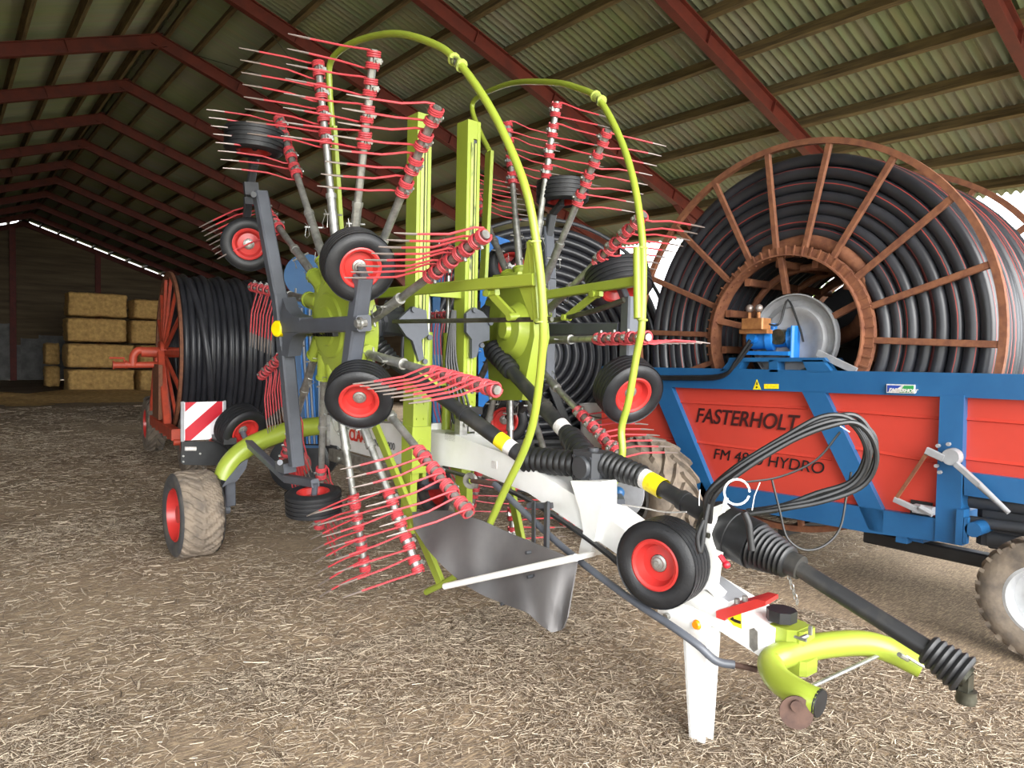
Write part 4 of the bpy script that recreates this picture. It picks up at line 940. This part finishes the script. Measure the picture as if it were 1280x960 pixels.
for pan_, body, (xa, ya), (xb, yb_), hgt, m_, sh, bo in ((pn1, 'FASTERHOLT', (869, 527), (1001, 537), 15.5, 'letter', .22, .0025), (pn1, 'FM 4800 HYDRO', (891, 573), (1031, 591), 11.5, 'letterdark', .18, 0)):
    A, B = S(xa, ya, .046), S(xb, yb_, .046); dx = (B-A); L = dx.length
    hz = (S(xa, ya-hgt, .046)-A).length
    ob = text_mesh('lettering', body, hz/.62, M[m_], pan_, A, dx, (0, 0, 1), sh, bo, 1.0)
    w = max(v.co.x for v in ob.data.vertices); 
    for v in ob.data.vertices: v.co.x *= L/w
# stickers
b = MB(); b.poly([S(941, 487, -.003), S(951, 487, -.003), S(946, 474, -.003)], (.004, 0, 0)); o = b.build('warning_sticker', M['labelyellow'], fr_, smooth=False, label='yellow warning triangle')
b = MB(); b.poly([S(945.5, 481, -.006), S(946.7, 481, -.006), S(946.4, 477, -.006), S(945.7, 477, -.006)], (.003, 0, 0)); b.box(S(946.1, 484, -.004), (.004, .012, .012)); b.build('sign', M['letterdark'], o, smooth=False)
b = MB(); b.poly([S(955, 480, -.003), S(973, 480, -.003), S(973, 486, -.003), S(955, 486, -.003)], (.004, 0, 0)); o = b.build('warning_sticker', M['labelyellow'], fr_, smooth=False)
b = MB(); b.poly([S(1108, 480, -.015), S(1143, 481, -.015), S(1143, 492, -.015), S(1108, 491, -.015)], (.02, 0, 0)); bd = b.build('maker_badge', M['labelwhite'], fr_, smooth=False, label='small white, blue and green maker badge')
M['badgeblue'] = mat('badge_blue', (40, 70, 160), .4); M['badgegreen'] = mat('badge_green', (50, 150, 80), .4)
b = MB(); b.poly([S(1109, 481.5, -.018), S(1127, 482, -.018), S(1121, 486, -.018), S(1109, 490, -.018)], (.004, 0, 0)); b.build('badge_field', M['badgeblue'], bd, smooth=False)
b = MB(); b.poly([S(1130, 482, -.018), S(1142, 482.2, -.018), S(1142, 491, -.018), S(1124, 490.6, -.018)], (.004, 0, 0)); b.build('badge_field', M['badgegreen'], bd, smooth=False)
A = S(1111, 489, -.02); text_mesh('lettering', 'FASTERHOLT', .03, M['labelwhite'], bd, A, (0, -1, 0), (0, 0, 1), .2, .001)
# trestle with the hydraulic motor
b = MB(); zt = S(960, 448).z
beam_px([(912, 447), (1030, 447), (1034, 452), (910, 452)], .26); beam_px([(912, 450), (930, 450), (921, 465), (899, 465)], .1); beam_px([(1002, 450), (1028, 450), (1040, 466), (1010, 466)], .1); beam_px([(961, 450), (972, 450), (972, 465), (961, 465)], .1)
tre = b.build('motor_trestle', M['blue'], irr, smooth=False)
mc = S(968, 424, .12)
b = MB(); ax = V((.25, -1, .05)).normalized(); b.lathe([(0, -.2), (.06, -.2), (.075, -.16), (.075, -.05), (.09, -.05), (.09, .0), (.065, .01), (.065, .1), (.085, .11), (.085, .16), (0, .17)], mc, ax, 22); b.box(mc+V((0, -.18, -.02)), (.14, .03, .24), None, .02); b.box(mc+V((0, 0, -.11)), (.2, .36, .03)); b.tube([mc+V((-.05, .12, .0)), mc+V((-.14, .12, .01))], .04, 14); b.tube([mc+V((0, .02, .05)), mc+V((0, .02, .12))], .035, 12)
for k in range(6): q = mc+ax*.16+V((.06*math.cos(k), 0, .06*math.sin(k))); b.tube([q, q+ax*.02], .01, 6)
b.build('hydraulic_motor', M['bluelight'], irr, label='blue hydraulic motor on the trestle')
b = MB(); q = S(945, 405, -.02); b.box(q, (.12, .19, .085), None, .01); b.box(q+V((0, 0, -.06)), (.08, .24, .03)); b.tube([q+V((0, .06, .03)), q+V((0, .06, .09))], .014, 8); b.tube([q+V((0, -.02, .03)), q+V((0, -.02, .09))], .014, 8); vb = b.build('valve_block', M['mould'], irr, label='brass coloured valve block')
b = MB()
for dy in (.06, -.02): b.sphere(q+V((0, dy, .12)), .032, 8)
b.build('pressure_gauge', M['bare'], vb, label='round silver pressure gauges')
b = MB(); b.tube(smooth_path([q+V((0, -.08, 0)), mc+V((-.02, -.05, .12)), mc+V((0, -.1, .3)), mc+V((0, -.2, .1)), mc+V((0, -.24, -.02))], 5), .008, 6); b.tube(smooth_path([S(755, 470, -.03), S(860, 471, -.03), S(905, 468, -.04), S(920, 452, -.04), S(938, 425, -.02)], 6), .014, 8); b.tube(smooth_path([S(755, 473, -.03), S(860, 474, -.03), S(900, 472, -.04), S(918, 458, -.04), S(940, 430, -.02)], 6), .012, 8); b.build('hydraulic_line', M['black'], irr)
# drum: rings, spokes, hose
XA, XB = 5.10, 6.52; RC = V((0, 3.04, 1.787)); RO, RI = 1.465, .655
def circ(x, r, n=72, a0=0, a1=2*PI): return [V((x, RC.y-r*math.cos(a0+(a1-a0)*i/n), RC.z+r*math.sin(a0+(a1-a0)*i/n))) for i in range(n)]
def at_ang(x, r, deg): a = math.radians(deg); return V((x, RC.y-r*math.cos(a), RC.z+r*math.sin(a)))
for x, nm in ((XA, 'near'), (XB, 'far')):
    b = MB(); n = 90
    def band(r0, r1, dx):
        vs = []
        for k in range(n):
            for r, xx in ((r0, x-dx), (r1, x-dx), (r1, x+dx), (r0, x+dx)): vs.append(at_ang(xx, r, 360*k/n))
        b.add(vs, [(4*k+j, 4*k+(j+1) % 4, 4*((k+1) % n)+(j+1) % 4, 4*((k+1) % n)+j) for k in range(n) for j in range(4)])
    band(RO-.022, RO+.022, .022)
    o = b.build('drum_ring', M['rust'], irr, smooth=False, label='rusty outer drum ring')
    b = MB(); band(RI-.035, RI+.035, .025); band(RI-.036, RI-.025, .07)
    if x == XA:
        for k in range(60): b.box(at_ang(x-.03, RI, k*6), (.012, .012, .09), (V((1, 0, 0)), (at_ang(0, 1, k*6+90)-RC).normalized()*1, (at_ang(0, 1, k*6)-RC-V((0, 0, 0))).normalized()))
    b.build('sprocket_ring', M['rust'], irr, smooth=False)
    for k in range(18):
        a = 18-20+20*k
        b = MB(); d_ = at_ang(0, 1, a)-at_ang(0, 0, a); b.bar(at_ang(x, RI+.03, a), at_ang(x, RO-.01, a), .045, .035, (1, 0, 0)); b.build('spoke', M['rust'], irr, smooth=False)
    for k in range(5):
        a = 95+72*k-(0 if k else 0); b = MB(); b.bar(at_ang(x+.06, .34, a), at_ang(x, RI-.03, a), .05, .04, (1, 0, 0)); b.build('hub_spoke', M['rust'], irr, smooth=False)
b = MB(); b.tube([(XA-.1, RC.y, RC.z), (XB+.15, RC.y, RC.z)], .06, 16); b.build('drum_axle', M['darksteel'], irr)
b = MB(); b.lathe([(0, 0), (.17, 0), (.2, -.02), (.24, -.02), (.26, .02), (.30, .03), (.34, .0), (.345, -.03), (.335, -.03), (.33, .06), (0, .06)], (XA+.0, S(993, 424, .15).y, S(993, 424, .15).z), (1, 0, 0), 44); b.build('gear_plate', M['greyplate'], irr, label='round grey gear plate on the drum axle')
b = MB(); b.bar(S(1022, 441, .05), S(1070, 464, .05), .05, .02, (1, 0, 0)); b.build('strut', M['greyplate'], irr)
b = MB(); # inner drum: pipes and staves
for k in range(12): b.bar(at_ang(XA+.05, .585, k*30+10), at_ang(XB-.05, .585, k*30+10), .06, .05, (1, 0, 0))
for xx in (5.45, 5.9, 6.3): b.tube(circ(xx, .57, 40), .03, 8, closed=True)
b.tube(smooth_path([at_ang(5.2, .72, 110), at_ang(5.2, .74, 80), at_ang(5.2, .72, 52), at_ang(5.25, .66, 30), at_ang(5.5, .4, 15), at_ang(5.7, .1, 0)], 6), .06, 14); b.build('drum_core', M['rust'], irr)
b = MB(); b.lathe([(.56, 0), (.57, 0), (.57, .01), (.02, .012), (.02, 0)], (XB-.05, RC.y, RC.z), (1, 0, 0), 40); b.build('drum_core', M['greydark'], irr)
def hose_ring(b, c, ax, R, r, stripe_deg, n=80, m=14, wob=0):
    """one turn of hose with a thin red line along it"""
    c, ax = V(c), V(ax).normalized(); x, y = ortho(ax)
    angs = [2*PI*j/m for j in range(m)]; s = math.radians(stripe_deg); angs = sorted(angs+[s-.055, s+.055])
    o = len(b.v); M_ = len(angs)
    for k in range(n):
        a = 2*PI*k/n; d = x*math.cos(a)+y*math.sin(a); rr = R+wob*math.sin(3*a+R*9)
        for t in angs: b.v.append(tuple(c+d*(rr+r*math.cos(t))+ax*(r*math.sin(t)+wob*.6*math.sin(2*a+R*5))))
    si = angs.index(s-.055)
    for k in range(n):
        j2 = (k+1) % n
        for t in range(M_):
            b.f.append((o+k*M_+t, o+j2*M_+t, o+j2*M_+(t+1) % M_, o+k*M_+(t+1) % M_)); b.mi.append(1 if t == si else 0)
b = MB(); hr_ = .046; ls = [.72+.0895*i for i in range(8)]
for i, R in enumerate(ls): 
    hose_ring(b, (XA+.10+.012*(i % 2), RC.y, RC.z), (-1, 0, 0), R, hr_, (150, 60, 110, 20, 130, 75, 45, 10)[i]+0, 96, 12, .006)
    hose_ring(b, (XB-.09, RC.y, RC.z), (-1, 0, 0), R, hr_, 60, 48, 8)
for k in range(1, 13): hose_ring(b, (XA+.10+.0945*k, RC.y, RC.z), (-1, 0, 0), ls[-1]+(.0 if k % 2 else .012), hr_, (40, 330, 20, 5)[k % 4], 80, 12, .005); hose_ring(b, (XA+.10+.0945*k, RC.y, RC.z), (-1, 0, 0), ls[0], hr_, 200, 48, 8)
b.build('hose', [M['hose'], M['hosered']], irr, label='black irrigation hose with thin red lines wound on the drum')
# levers on the post
b = MB(); q = S(1190, 571, -.05); b.lathe([(0, -.03), (.05, -.03), (.055, 0), (.055, .03), (0, .03)], q, (1, 0, 0), 18); b.bar(S(1158, 563, -.07), S(1180, 573, -.07), .045, .03, (1, 0, 0)); b.bar(S(1195, 580, -.07), S(1225, 607, -.09), .035, .035, (1, 0, 0)); b.tube([S(1225, 607, -.09), S(1261, 641, -.12)], [.02, .014], 10)
for x, y in ((1174, 557), (1176, 590), (1172, 582), (1187, 555)): c = S(x, y, -.03); b.tube([c, c-V((.03, 0, 0))], .012, 6)
lv = b.build('brake_lever', M['greyplate'], irr, label='grey hand lever on the frame post')
b = MB(); b.bar(S(1159, 566, -.07), S(1121, 622, -.05), .022, .012, (1, 0, 0)); b.build('lever_link', M['rust'], lv)
b = MB(); b.bar(S(1118, 624, -.05), S(1148, 638, -.05), .035, .03, (1, 0, 0)); b.box(S(1155, 637, -.03), (.06, .12, .05)); b.tube([S(1150, 634, -.06), S(1166, 643, -.06)], .02, 8); b.build('lever_foot', M['greyplate'], lv)
b = MB(); b.box(S(1152, 636, .045), (.02, .13, .1)); b.build('panel_opening', M['black'], pn2)
# lower end of the post: hitch tube and small lugs
b = MB(); c = S(1220, 661, .0); b.tube([c+V((-.05, 0, 0)), c+V((.3, 0, 0))], .045, 18); b.box(S(1203, 658, .0), (.1, .04, .22)); b.box(S(1130, 672, .05), (.08, .07, .06)); b.box(S(1208, 663, -.03), (.04, .02, .16)); b.build('tow_tube', M['blue'], irr)
b = MB(); b.tube([(XS+.25, c.y, .52), (XS+.3, .2, .6)], .07, 14); b.box((XS+.5, .95, .62), (.6, 1.5, .3), None, .04); b.tube([(XS+.14, 1.85, .75), (XS+.14, .4, .8)], .05, 10); b.tube([(XS+.12, 1.8, .62), (XS+.14, .5, .68)], .035, 10); b.build('tow_beam_dark_fill', M['greydark'], irr)  # tow beam with an enlarged dark box, added to cover bright floor below the rail
b = MB(); b.bar(V((XS+.28, S(1060, 668).y, .36)), V((XS+.28, .6, .36)), .1, .09); b.build('lower_rail', M['black'], irr)
# wheels
def tractor_wheel(name, c, R, W, s, parent, lugs, rim_m, face=.55, mt='dirtytyre', lh=.03):
    c = V(c); b = MB(); T = .62*R
    b.lathe([(face*R, W*.42), (.72*R, W*.52), (.88*R, W*.5), (.965*R, W*.42), (R*.985, W*.2), (R*.99, 0), (R*.985, -W*.2), (.965*R, -W*.42), (.88*R, -W*.5), (.72*R, -W*.52), (face*R, -W*.42)], c, (1, 0, 0), 60)
    for k in range(lugs):
        for sd_ in (-1, 1):
            a = 2*PI*(k+(.5 if sd_ > 0 else 0))/lugs; pr = []
            for (t_, da, w_) in ((.02, .0, .5), (.25, .10, .5), (.47, .2, .6)):
                aa = a+da*2.2*(20/lugs); rr = R*(1 if t_ < .3 else .965)
                d = V((0, math.cos(aa), math.sin(aa))); tg = V((0, -math.sin(aa), math.cos(aa))); wd = R*PI/lugs*w_
                pr.append((c+V((sd_*W*t_, 0, 0))+d*(rr-.02), c+V((sd_*W*t_, 0, 0))+d*(rr+lh*(1 if t_ < .3 else .8)), tg*wd*.5))
            for (l0, h0, w0), (l1, h1, w1) in zip(pr[:-1], pr[1:]):
                b.hexa([l0-w0, l0+w0, l1+w1, l1-w1, h0-w0*.8, h0+w0*.8, h1+w1*.8, h1-w1*.8])
    o = b.build(name, M[mt], parent)
    b = MB(); b.lathe([(face*R*1.06, W*.44), (face*R*.97, W*.46), (face*R*.93, W*.36), (face*R*.88, W*.1), (face*R*.6, W*.06), (face*R*.5, W*.18), (face*R*.3, W*.2), (face*R*.28, W*.3), (0, W*.31)], c, (s, 0, 0), 40); b.build('rim', M[rim_m], o, label=None)
    b = MB(); 
    for k in range(6): q = c+V((s*W*.19, 0, 0))+V((0, math.cos(k*PI/3), math.sin(k*PI/3)))*face*R*.4; b.tube([q, q+V((s*.025, 0, 0))], .014, 6)
    b.build('wheel_nut', M['darksteel'], o); return o
M['silver'] = mat('silver_rim_paint', (196, 198, 200), .4, .2, col2=(180, 182, 184))
tractor_wheel('road_wheel', (4.72, 1.17, .345), .335, .26, -1, irr, 26, 'silver', .56, 'dirtytyre', .012)
tractor_wheel('road_wheel', (6.9, 1.17, .345), .335, .26, 1, irr, 26, 'silver', .56, 'dirtytyre', .012)
wcen = at(800, 600, X=4.5); 
tractor_wheel('drive_wheel', (4.52, wcen.y, .47), .455, .42, -1, irr, 18, 'tyreside', .5, 'dirtytyre', .032)
tractor_wheel('drive_wheel', (6.9, wcen.y, .47), .455, .42, 1, irr, 18, 'tyreside', .5, 'dirtytyre', .032)
b = MB(); b.tube([(4.5, wcen.y, .47), (6.9, wcen.y, .47)], .05, 12); b.tube([(4.72, 1.17, .345), (6.9, 1.17, .345)], .04, 12); b.box((XS+.1, wcen.y, .6), (.12, .14, .3)); b.box((XS+.1, 1.17, .48), (.1, .12, .4)); b.build('axle', M['greydark'], irr)
b = MB(); b.box((5.85, 3.0, .28), (1.5, .06, .06)); b.build('cross_member', M['black'], irr)

# ================================================================== blue hose reel behind the rake
rc = at(672, 445, D=8.2)
axv = V((-.55, -.83, 0)).normalized()
reelB = thing('hose_reel', 'blue hose reel with thick black hose standing behind the rake', 'hose reel', (rc.x, rc.y, 0))
R0 = 1.47
b = MB(); k = 0
for i in range(14):
    hose_ring(b, rc+axv*.10, axv, .242+.0895*i, .047, 300, 80, 10, .006)
for j in range(1, 12): hose_ring(b, rc-axv*(.094*j-.1), axv, .6+.0895*9-(.006 if j % 2 else 0), .043, 300, 80, 10, .005)
b.build('hose', [M['hose'], M['hose']], reelB, label='thick black hose')
xB, yB = axv.cross(V((0, 0, 1))).normalized(), V((0, 0, 1))
def cB(r, d, deg): a = math.radians(deg); return rc+axv*d+(xB*math.cos(a)+yB*math.sin(a))*r
for d in (.17, -1.1):
    b = MB(); b.tube([cB(R0+.05, d, k*5) for k in range(72)], .022, 8, closed=True); b.tube([cB(.18, d, k*10) for k in range(36)], .03, 8, closed=True)
    if d < 0:
        for k in range(8): b.bar(cB(.06, d, k*45), cB(R0+.04, d, k*45), .06, .04, axv)
    b.build('reel_rim', M['bluelight'] if d < 0 else M['greydark'], reelB)
b = MB(); b.tube([cB(0, .3, 0), cB(0, -1.2, 0)], .07, 14); b.lathe([(0, 0), (.2, 0), (.2, -.02), (0, -.02)], rc+axv*.1, axv, 30); b.lathe([(.49, .1), (.49, -.95)], rc, axv, 30); b.build('reel_core', M['greydark'], reelB)
# blue uprights, fenders and chassis
DB = 7.55
b = MB(); b.poly([at(x, y, D=DB) for x, y in ((600, 298), (618, 294), (636, 300), (652, 322), (654, 345), (634, 352), (600, 352))], -axv*.12); b.poly([at(x, y, D=DB) for x, y in ((600, 352), (628, 352), (622, 400), (600, 400))], -axv*.12); o = b.build('top_guard', M['bluelight'], reelB)
b = MB(); b.poly([at(x, y, D=DB) for x, y in ((598, 422), (672, 420), (667, 458), (653, 502), (598, 526))], -axv*.12); b.build('lower_guard', M['bluelight'], reelB)
b = MB(); b.poly([at(x, y, D=DB+.2) for x, y in ((541, 368), (551, 368), (549, 402), (541, 402))], -axv*.1); b.bar(at(545, 360, D=DB+.3), at(545, 560, D=DB+.3), .09, .09, axv); b.build('upright', M['blue'], reelB)
b = MB(); b.poly([at(x, y, D=DB+.3) for x, y in ((520, 350), (530, 340), (552, 338), (556, 352), (550, 366), (526, 366))], -axv*.1); b.build('winch_cover', M['blue'], reelB)
lp_ = at(372, 470, D=8.0)
b = MB(); pts = [(366, 360), (372, 335), (384, 322), (398, 320), (398, 560), (372, 560), (366, 470)]
b.poly([at(x, y, D=8.0) for x, y in pts], -axv*.25); twr = b.build('side_tower', M['blue'], reelB)
b = MB(); c_ = at(383, 345, D=7.85); b.lathe([(0, 0), (.24, 0), (.24, -.05), (0, -.05)], c_, axv, 30); b.build('belt_guard', M['blue'], twr)
for k in range(5):
    b = MB(); b.tube(smooth_path([at(372+5*k, 385, D=7.9), at(376+4*k, 440, D=7.86), at(380+3*k, 490, D=7.9), at(384+3*k, 555, D=7.9)], 5), .011, 6); b.build('cable', M['greyplate'] if k % 2 else M['bluelight'], twr)
zc = .62
pA, pB = V((at(372, 560, D=8.0).x, at(372, 560, D=8.0).y, zc)), V((rc.x+.9, rc.y-.55, zc))
b = MB(); b.bar(pA, pB, .14, .14); b.bar(pA-axv*1.0, pB-axv*1.0, .14, .14); b.bar(pB, pB-axv*1.0, .12, .12); b.bar(pA, pA-axv*1.0, .12, .12); mid = (pA+pB)/2; b.bar(mid, mid-axv*1.0, .12, .12)
for d in (.24, -1.16): q = rc+axv*d; b.bar((q.x-.4*xB.x, q.y-.4*xB.y, zc), q, .1, .1, axv); b.bar((q.x+.4*xB.x, q.y+.4*xB.y, zc), q, .1, .1, axv); b.bar((q.x-1.0*xB.x, q.y-1.0*xB.y, zc), (q.x+1.0*xB.x, q.y+1.0*xB.y, zc), .12, .12)
qq = rc+axv*.42; b.poly([(qq.x-.1, qq.y-.1, zc-.05)]+[(qq.x+.75, qq.y-.45, zc-.05), (qq.x+.95, qq.y-.1, zc-.05), (qq.x+.1, qq.y+.25, zc-.05)], (0, 0, .06))
b.build('chassis', M['black'], reelB)
for q in (pA-axv*.1, pA-axv*.9, pB-axv*.1, pB-axv*.9):
    b = MB(); c = V((q.x, q.y, .33)); b.lathe([(.15, .09), (.25, .1), (.32, .08), (.33, 0), (.32, -.08), (.25, -.1), (.15, -.09)], c, axv, 36); o = b.build('wheel', M['rubber'], reelB)
    b = MB(); b.lathe([(.17, .08), (.14, .04), (.05, .05), (0, .06), (0, -.06), (.05, -.05), (.14, -.04), (.17, -.08)], c, axv, 24); b.tube([c, (c.x, c.y, zc)], .04, 8); b.build('rim', M['rimred'], o)
# pale bucket on the chassis platform
bk = at(745, 520, D=7.75); zb0 = zc+.011
b = MB(); q = V((bk.x, bk.y, zb0)); H_ = at(745, 505, D=7.75).z-zb0
bt = thing('bucket', 'white plastic tub standing on the black platform beside the blue reel', 'bucket', q)
b.lathe([(0, 0), (.145, 0), (.155, .02), (.175, H_-.03), (.188, H_-.03), (.188, H_), (.17, H_), (.15, .03), (0, .025)], q, (0, 0, 1), 28); b.build('tub', M['white'], bt)
b = MB(); b.tube([q+V((.19*math.cos(t), .19*math.sin(t), H_-.09-.05*math.sin(max(0, min(PI, (t-PI)*1.0))))) for t in [PI+PI*i/14 for i in range(15)]], .006, 6); b.build('handle', M['darksteel'], bt)

# ================================================================== old orange hose reel at the back
oc = V((2.56, 11.1, 1.52)); RO2 = 1.12; W2 = 1.44
reelO = thing('hose_reel', 'old orange hose reel on rubber wheels in front of the straw bales', 'hose reel', (3.2, 11, 0))
def cO(x, r, deg): a = math.radians(deg); return V((oc.x+x, oc.y-r*math.cos(a), oc.z+r*math.sin(a)))
for x in (0, W2):
    b = MB(); n = 72; vs = []
    for k in range(n):
        for r, xx in ((RO2-.05, -.02), (RO2+.03, -.02), (RO2+.03, .02), (RO2-.05, .02)): vs.append(cO(x+xx, r, 5*k))
    b.add(vs, [(4*k+j, 4*k+(j+1) % 4, 4*((k+1) % n)+(j+1) % 4, 4*((k+1) % n)+j) for k in range(n) for j in range(4)])
    b.build('drum_rim', M['rust'], reelO, smooth=False)
    for k in range(14):
        b = MB(); b.bar(cO(x-.06, .08, k*360/14), cO(x, RO2-.04, k*360/14), .06, .04, (1, 0, 0)); b.build('spoke', M['orangepaint'], reelO, smooth=False)
b = MB(); b.tube([cO(-.35, 0, 0), cO(W2+.2, 0, 0)], .075, 14); b.lathe([(0, 0), (.16, 0), (.16, .08), (0, .08)], cO(-.12, 0, 0), (1, 0, 0), 18); b.build('axle', M['orangepaint'], reelO)
b = MB()
for k in range(18): hose_ring(b, cO(.08+.0795*k, 0, 0), (1, 0, 0), RO2-.04+.025*math.sin(k*2.1), .044, 0, 72, 10, .02)
b.add([cO(.05, RO2-.09, 5*k) for k in range(72)]+[cO(W2-.05, RO2-.09, 5*k) for k in range(72)], [(k, (k+1) % 72, 72+(k+1) % 72, 72+k) for k in range(72)])
# one turn crossing the others
b.tube([cO(.16+.4*i/30, RO2+.035, 60-160*i/30) for i in range(31)], .044, 10)
b.build('hose', [M['hose'], M['hose']], reelO, label='thick black hose wound on the drum')
b = MB(); xo = oc.x-.12; xe = oc.x+W2+.24
for dy in (-.8, .75): b.bar((xo, oc.y+dy, .5), (xo, oc.y+dy*.2, oc.z), .09, .09, (1, 0, 0)); b.bar((xe, oc.y+dy, .5), (xe, oc.y+dy*.2, oc.z), .09, .09, (1, 0, 0))
b.bar((xo, oc.y+.15, .5), (xo, oc.y+.05, oc.z), .1, .1, (1, 0, 0))
for x in (xo, xe): b.bar((x, oc.y-1.55, .5), (x, oc.y+1.0, .5), .11, .15)
for dy in (-1.5, .95): b.bar((xo-.06, oc.y+dy, .5), (xe+.06, oc.y+dy, .5), .11, .14)
for k in range(6): b.bar((xo-.04, oc.y-1.3+.36*k, .56), (xo-.04, oc.y-1.15+.36*k, .42), .03, .03)
for y in (12.04, 9.54): b.tube([(2.4, y, .41), (oc.x+W2+.5, y, .41)], .04, 10)
b.build('chassis', M['orangepaint'], reelO, smooth=False)
b = MB(); b.poly([(xo-.07, oc.y-.5, .6), (xo-.07, oc.y+.1, .6), (xo-.07, oc.y+.1, 1.35), (xo-.07, oc.y-.5, 1.35)], (.05, 0, 0)); b.build('gear_cover', M['rust'], reelO, smooth=False)
b = MB(); c = cO(-.3, 0, 0); b.tube(smooth_path([c, c+V((-.08, 0, .02)), c+V((-.14, 0, -.05)), c+V((-.15, 0, -.15)), c+V((-.15, .0, -.2))], 5), .055, 14); q = c+V((-.12, 0, -.18)); b.tube([q+V((.3, 0, 0)), q+V((-.26, 0, -.01))], .045, 14); b.tube([q+V((-.26, 0, -.01)), q+V((-.28, 0, -.01))], .06, 14); b.tube([q+V((-.1, 0, 0)), q+V((-.13, 0, 0))], .06, 14); b.tube([q+V((-.14, 0, .04)), q+V((-.14, 0, .09)), q+V((-.32, 0, .09))], .014, 8); b.build('inlet_pipe', M['orangepaint'], reelO, label='orange inlet pipe with an elbow')
ow = at(190, 562, Z=0)
tractor_wheel('wheel', (2.486, 12.04, .41), .4, .26, -1, reelO, 18, 'rimred', .55, 'dirtytyre', .03)
tractor_wheel('wheel', (2.625, 9.54, .39), .38, .26, -1, reelO, 18, 'rimred', .55, 'dirtytyre', .03)
tractor_wheel('wheel', (oc.x+W2+.45, 12.04, .41), .4, .26, 1, reelO, 18, 'rimred', .55, 'dirtytyre', .03)
tractor_wheel('wheel', (oc.x+W2+.45, 9.54, .39), .38, .26, 1, reelO, 18, 'rimred', .55, 'dirtytyre', .03)

reelO.rotation_euler.z = math.radians(-5)
# ================================================================== light
w = bpy.data.worlds.new('sky'); SC.world = w; w.use_nodes = True; nt = w.node_tree; bg = nt.nodes['Background']
tc = nt.nodes.new('ShaderNodeTexCoord'); sp = nt.nodes.new('ShaderNodeSeparateXYZ'); nt.links.new(tc.outputs['Generated'], sp.inputs[0])
cr = nt.nodes.new('ShaderNodeValToRGB'); cr.color_ramp.elements[0].position = 0; cr.color_ramp.elements[0].color = (.86, .90, .95, 1); cr.color_ramp.elements[1].position = .6; cr.color_ramp.elements[1].color = (1, 1, 1, 1)
nt.links.new(sp.outputs['Z'], cr.inputs['Fac']); nt.links.new(cr.outputs['Color'], bg.inputs['Color']); bg.inputs['Strength'].default_value = 1.6
su = bpy.data.lights.new('sun', 'SUN'); su.energy = 1.5; su.angle = math.radians(50); su.color = (1, .97, .92)
so = bpy.data.objects.new('sun', su); COL.objects.link(so); so.rotation_euler = V((.22, .92, -.34)).to_track_quat('-Z', 'Y').to_euler(); so.location = (-5, -10, 12)
SC.view_settings.view_transform = 'Standard'; SC.view_settings.look = 'None'; SC.view_settings.gamma = 1; SC.view_settings.use_curve_mapping = False
SC.view_settings.exposure = 2.1
SC.cycles.use_denoising = True
SC.cycles.max_bounces = 8; SC.cycles.diffuse_bounces = 6
# pieces that stand apart become parts of their own
def explode(o, gap=.004):
    me = o.data; n = len(me.vertices); par = list(range(n))
    def find(a):
        while par[a] != a: par[a] = par[par[a]]; a = par[a]
        return a
    for p in me.polygons:
        r = find(p.vertices[0])
        for v in p.vertices[1:]: par[find(v)] = r
    comp = {}
    for i in range(n): comp.setdefault(find(i), []).append(i)
    cl = []
    for vs in comp.values():
        c = np.array([me.vertices[i].co for i in vs]); cl.append([c.min(0)-gap, c.max(0)+gap, set(vs)])
    k = True
    while k:
        k = False
        for i in range(len(cl)):
            for j in range(i+1, len(cl)):
                if (cl[i][0] <= cl[j][1]).all() and (cl[j][0] <= cl[i][1]).all():
                    cl[i] = [np.minimum(cl[i][0], cl[j][0]), np.maximum(cl[i][1], cl[j][1]), cl[i][2] | cl[j][2]]; del cl[j]; k = True; break
            if k: break
    if len(cl) < 2: return
    name = o.name.split('.')[0]; faces = [(tuple(p.vertices), p.material_index, p.use_smooth) for p in me.polygons]; co = [v.co.copy() for v in me.vertices]
    for q, (_, _, vs) in enumerate(cl):
        idx = sorted(vs); mp = {v: i for i, v in enumerate(idx)}; fs = [f for f in faces if f[0][0] in vs]
        m2_ = bpy.data.meshes.new(name); m2_.from_pydata([co[i] for i in idx], [], [tuple(mp[v] for v in f[0]) for f in fs])
        for mm in me.materials: m2_.materials.append(mm)
        for p, f in zip(m2_.polygons, fs): p.material_index = f[1]; p.use_smooth = f[2]
        m2_.set_sharp_from_angle(angle=math.radians(38))
        if q == 0: o.data = m2_
        else:
            d = o.copy(); d.data = m2_; COL.objects.link(d)
            for ch in []: pass
APART = {'rod_end', 'edge_strip', 'mast_crossbar', 'bracket', 'curtain_bracket', 'bolt', 'pressure_gauge', 'wheel_nut', 'stripe', 'valve_block', 'cross_member', 'tow_tube', 'lower_guard', 'hoop_joint', 'brake_lever', 'tow_beam_dark_fill', 'mast_foot', 'hydraulic_line', 'wheel_carrier', 'mast_rail', 'sign'}
for o in [o for o in SC.objects if o.type == 'MESH' and o.parent and o.name.split('.')[0] in APART]: explode(o)
bpy.context.view_layer.update()
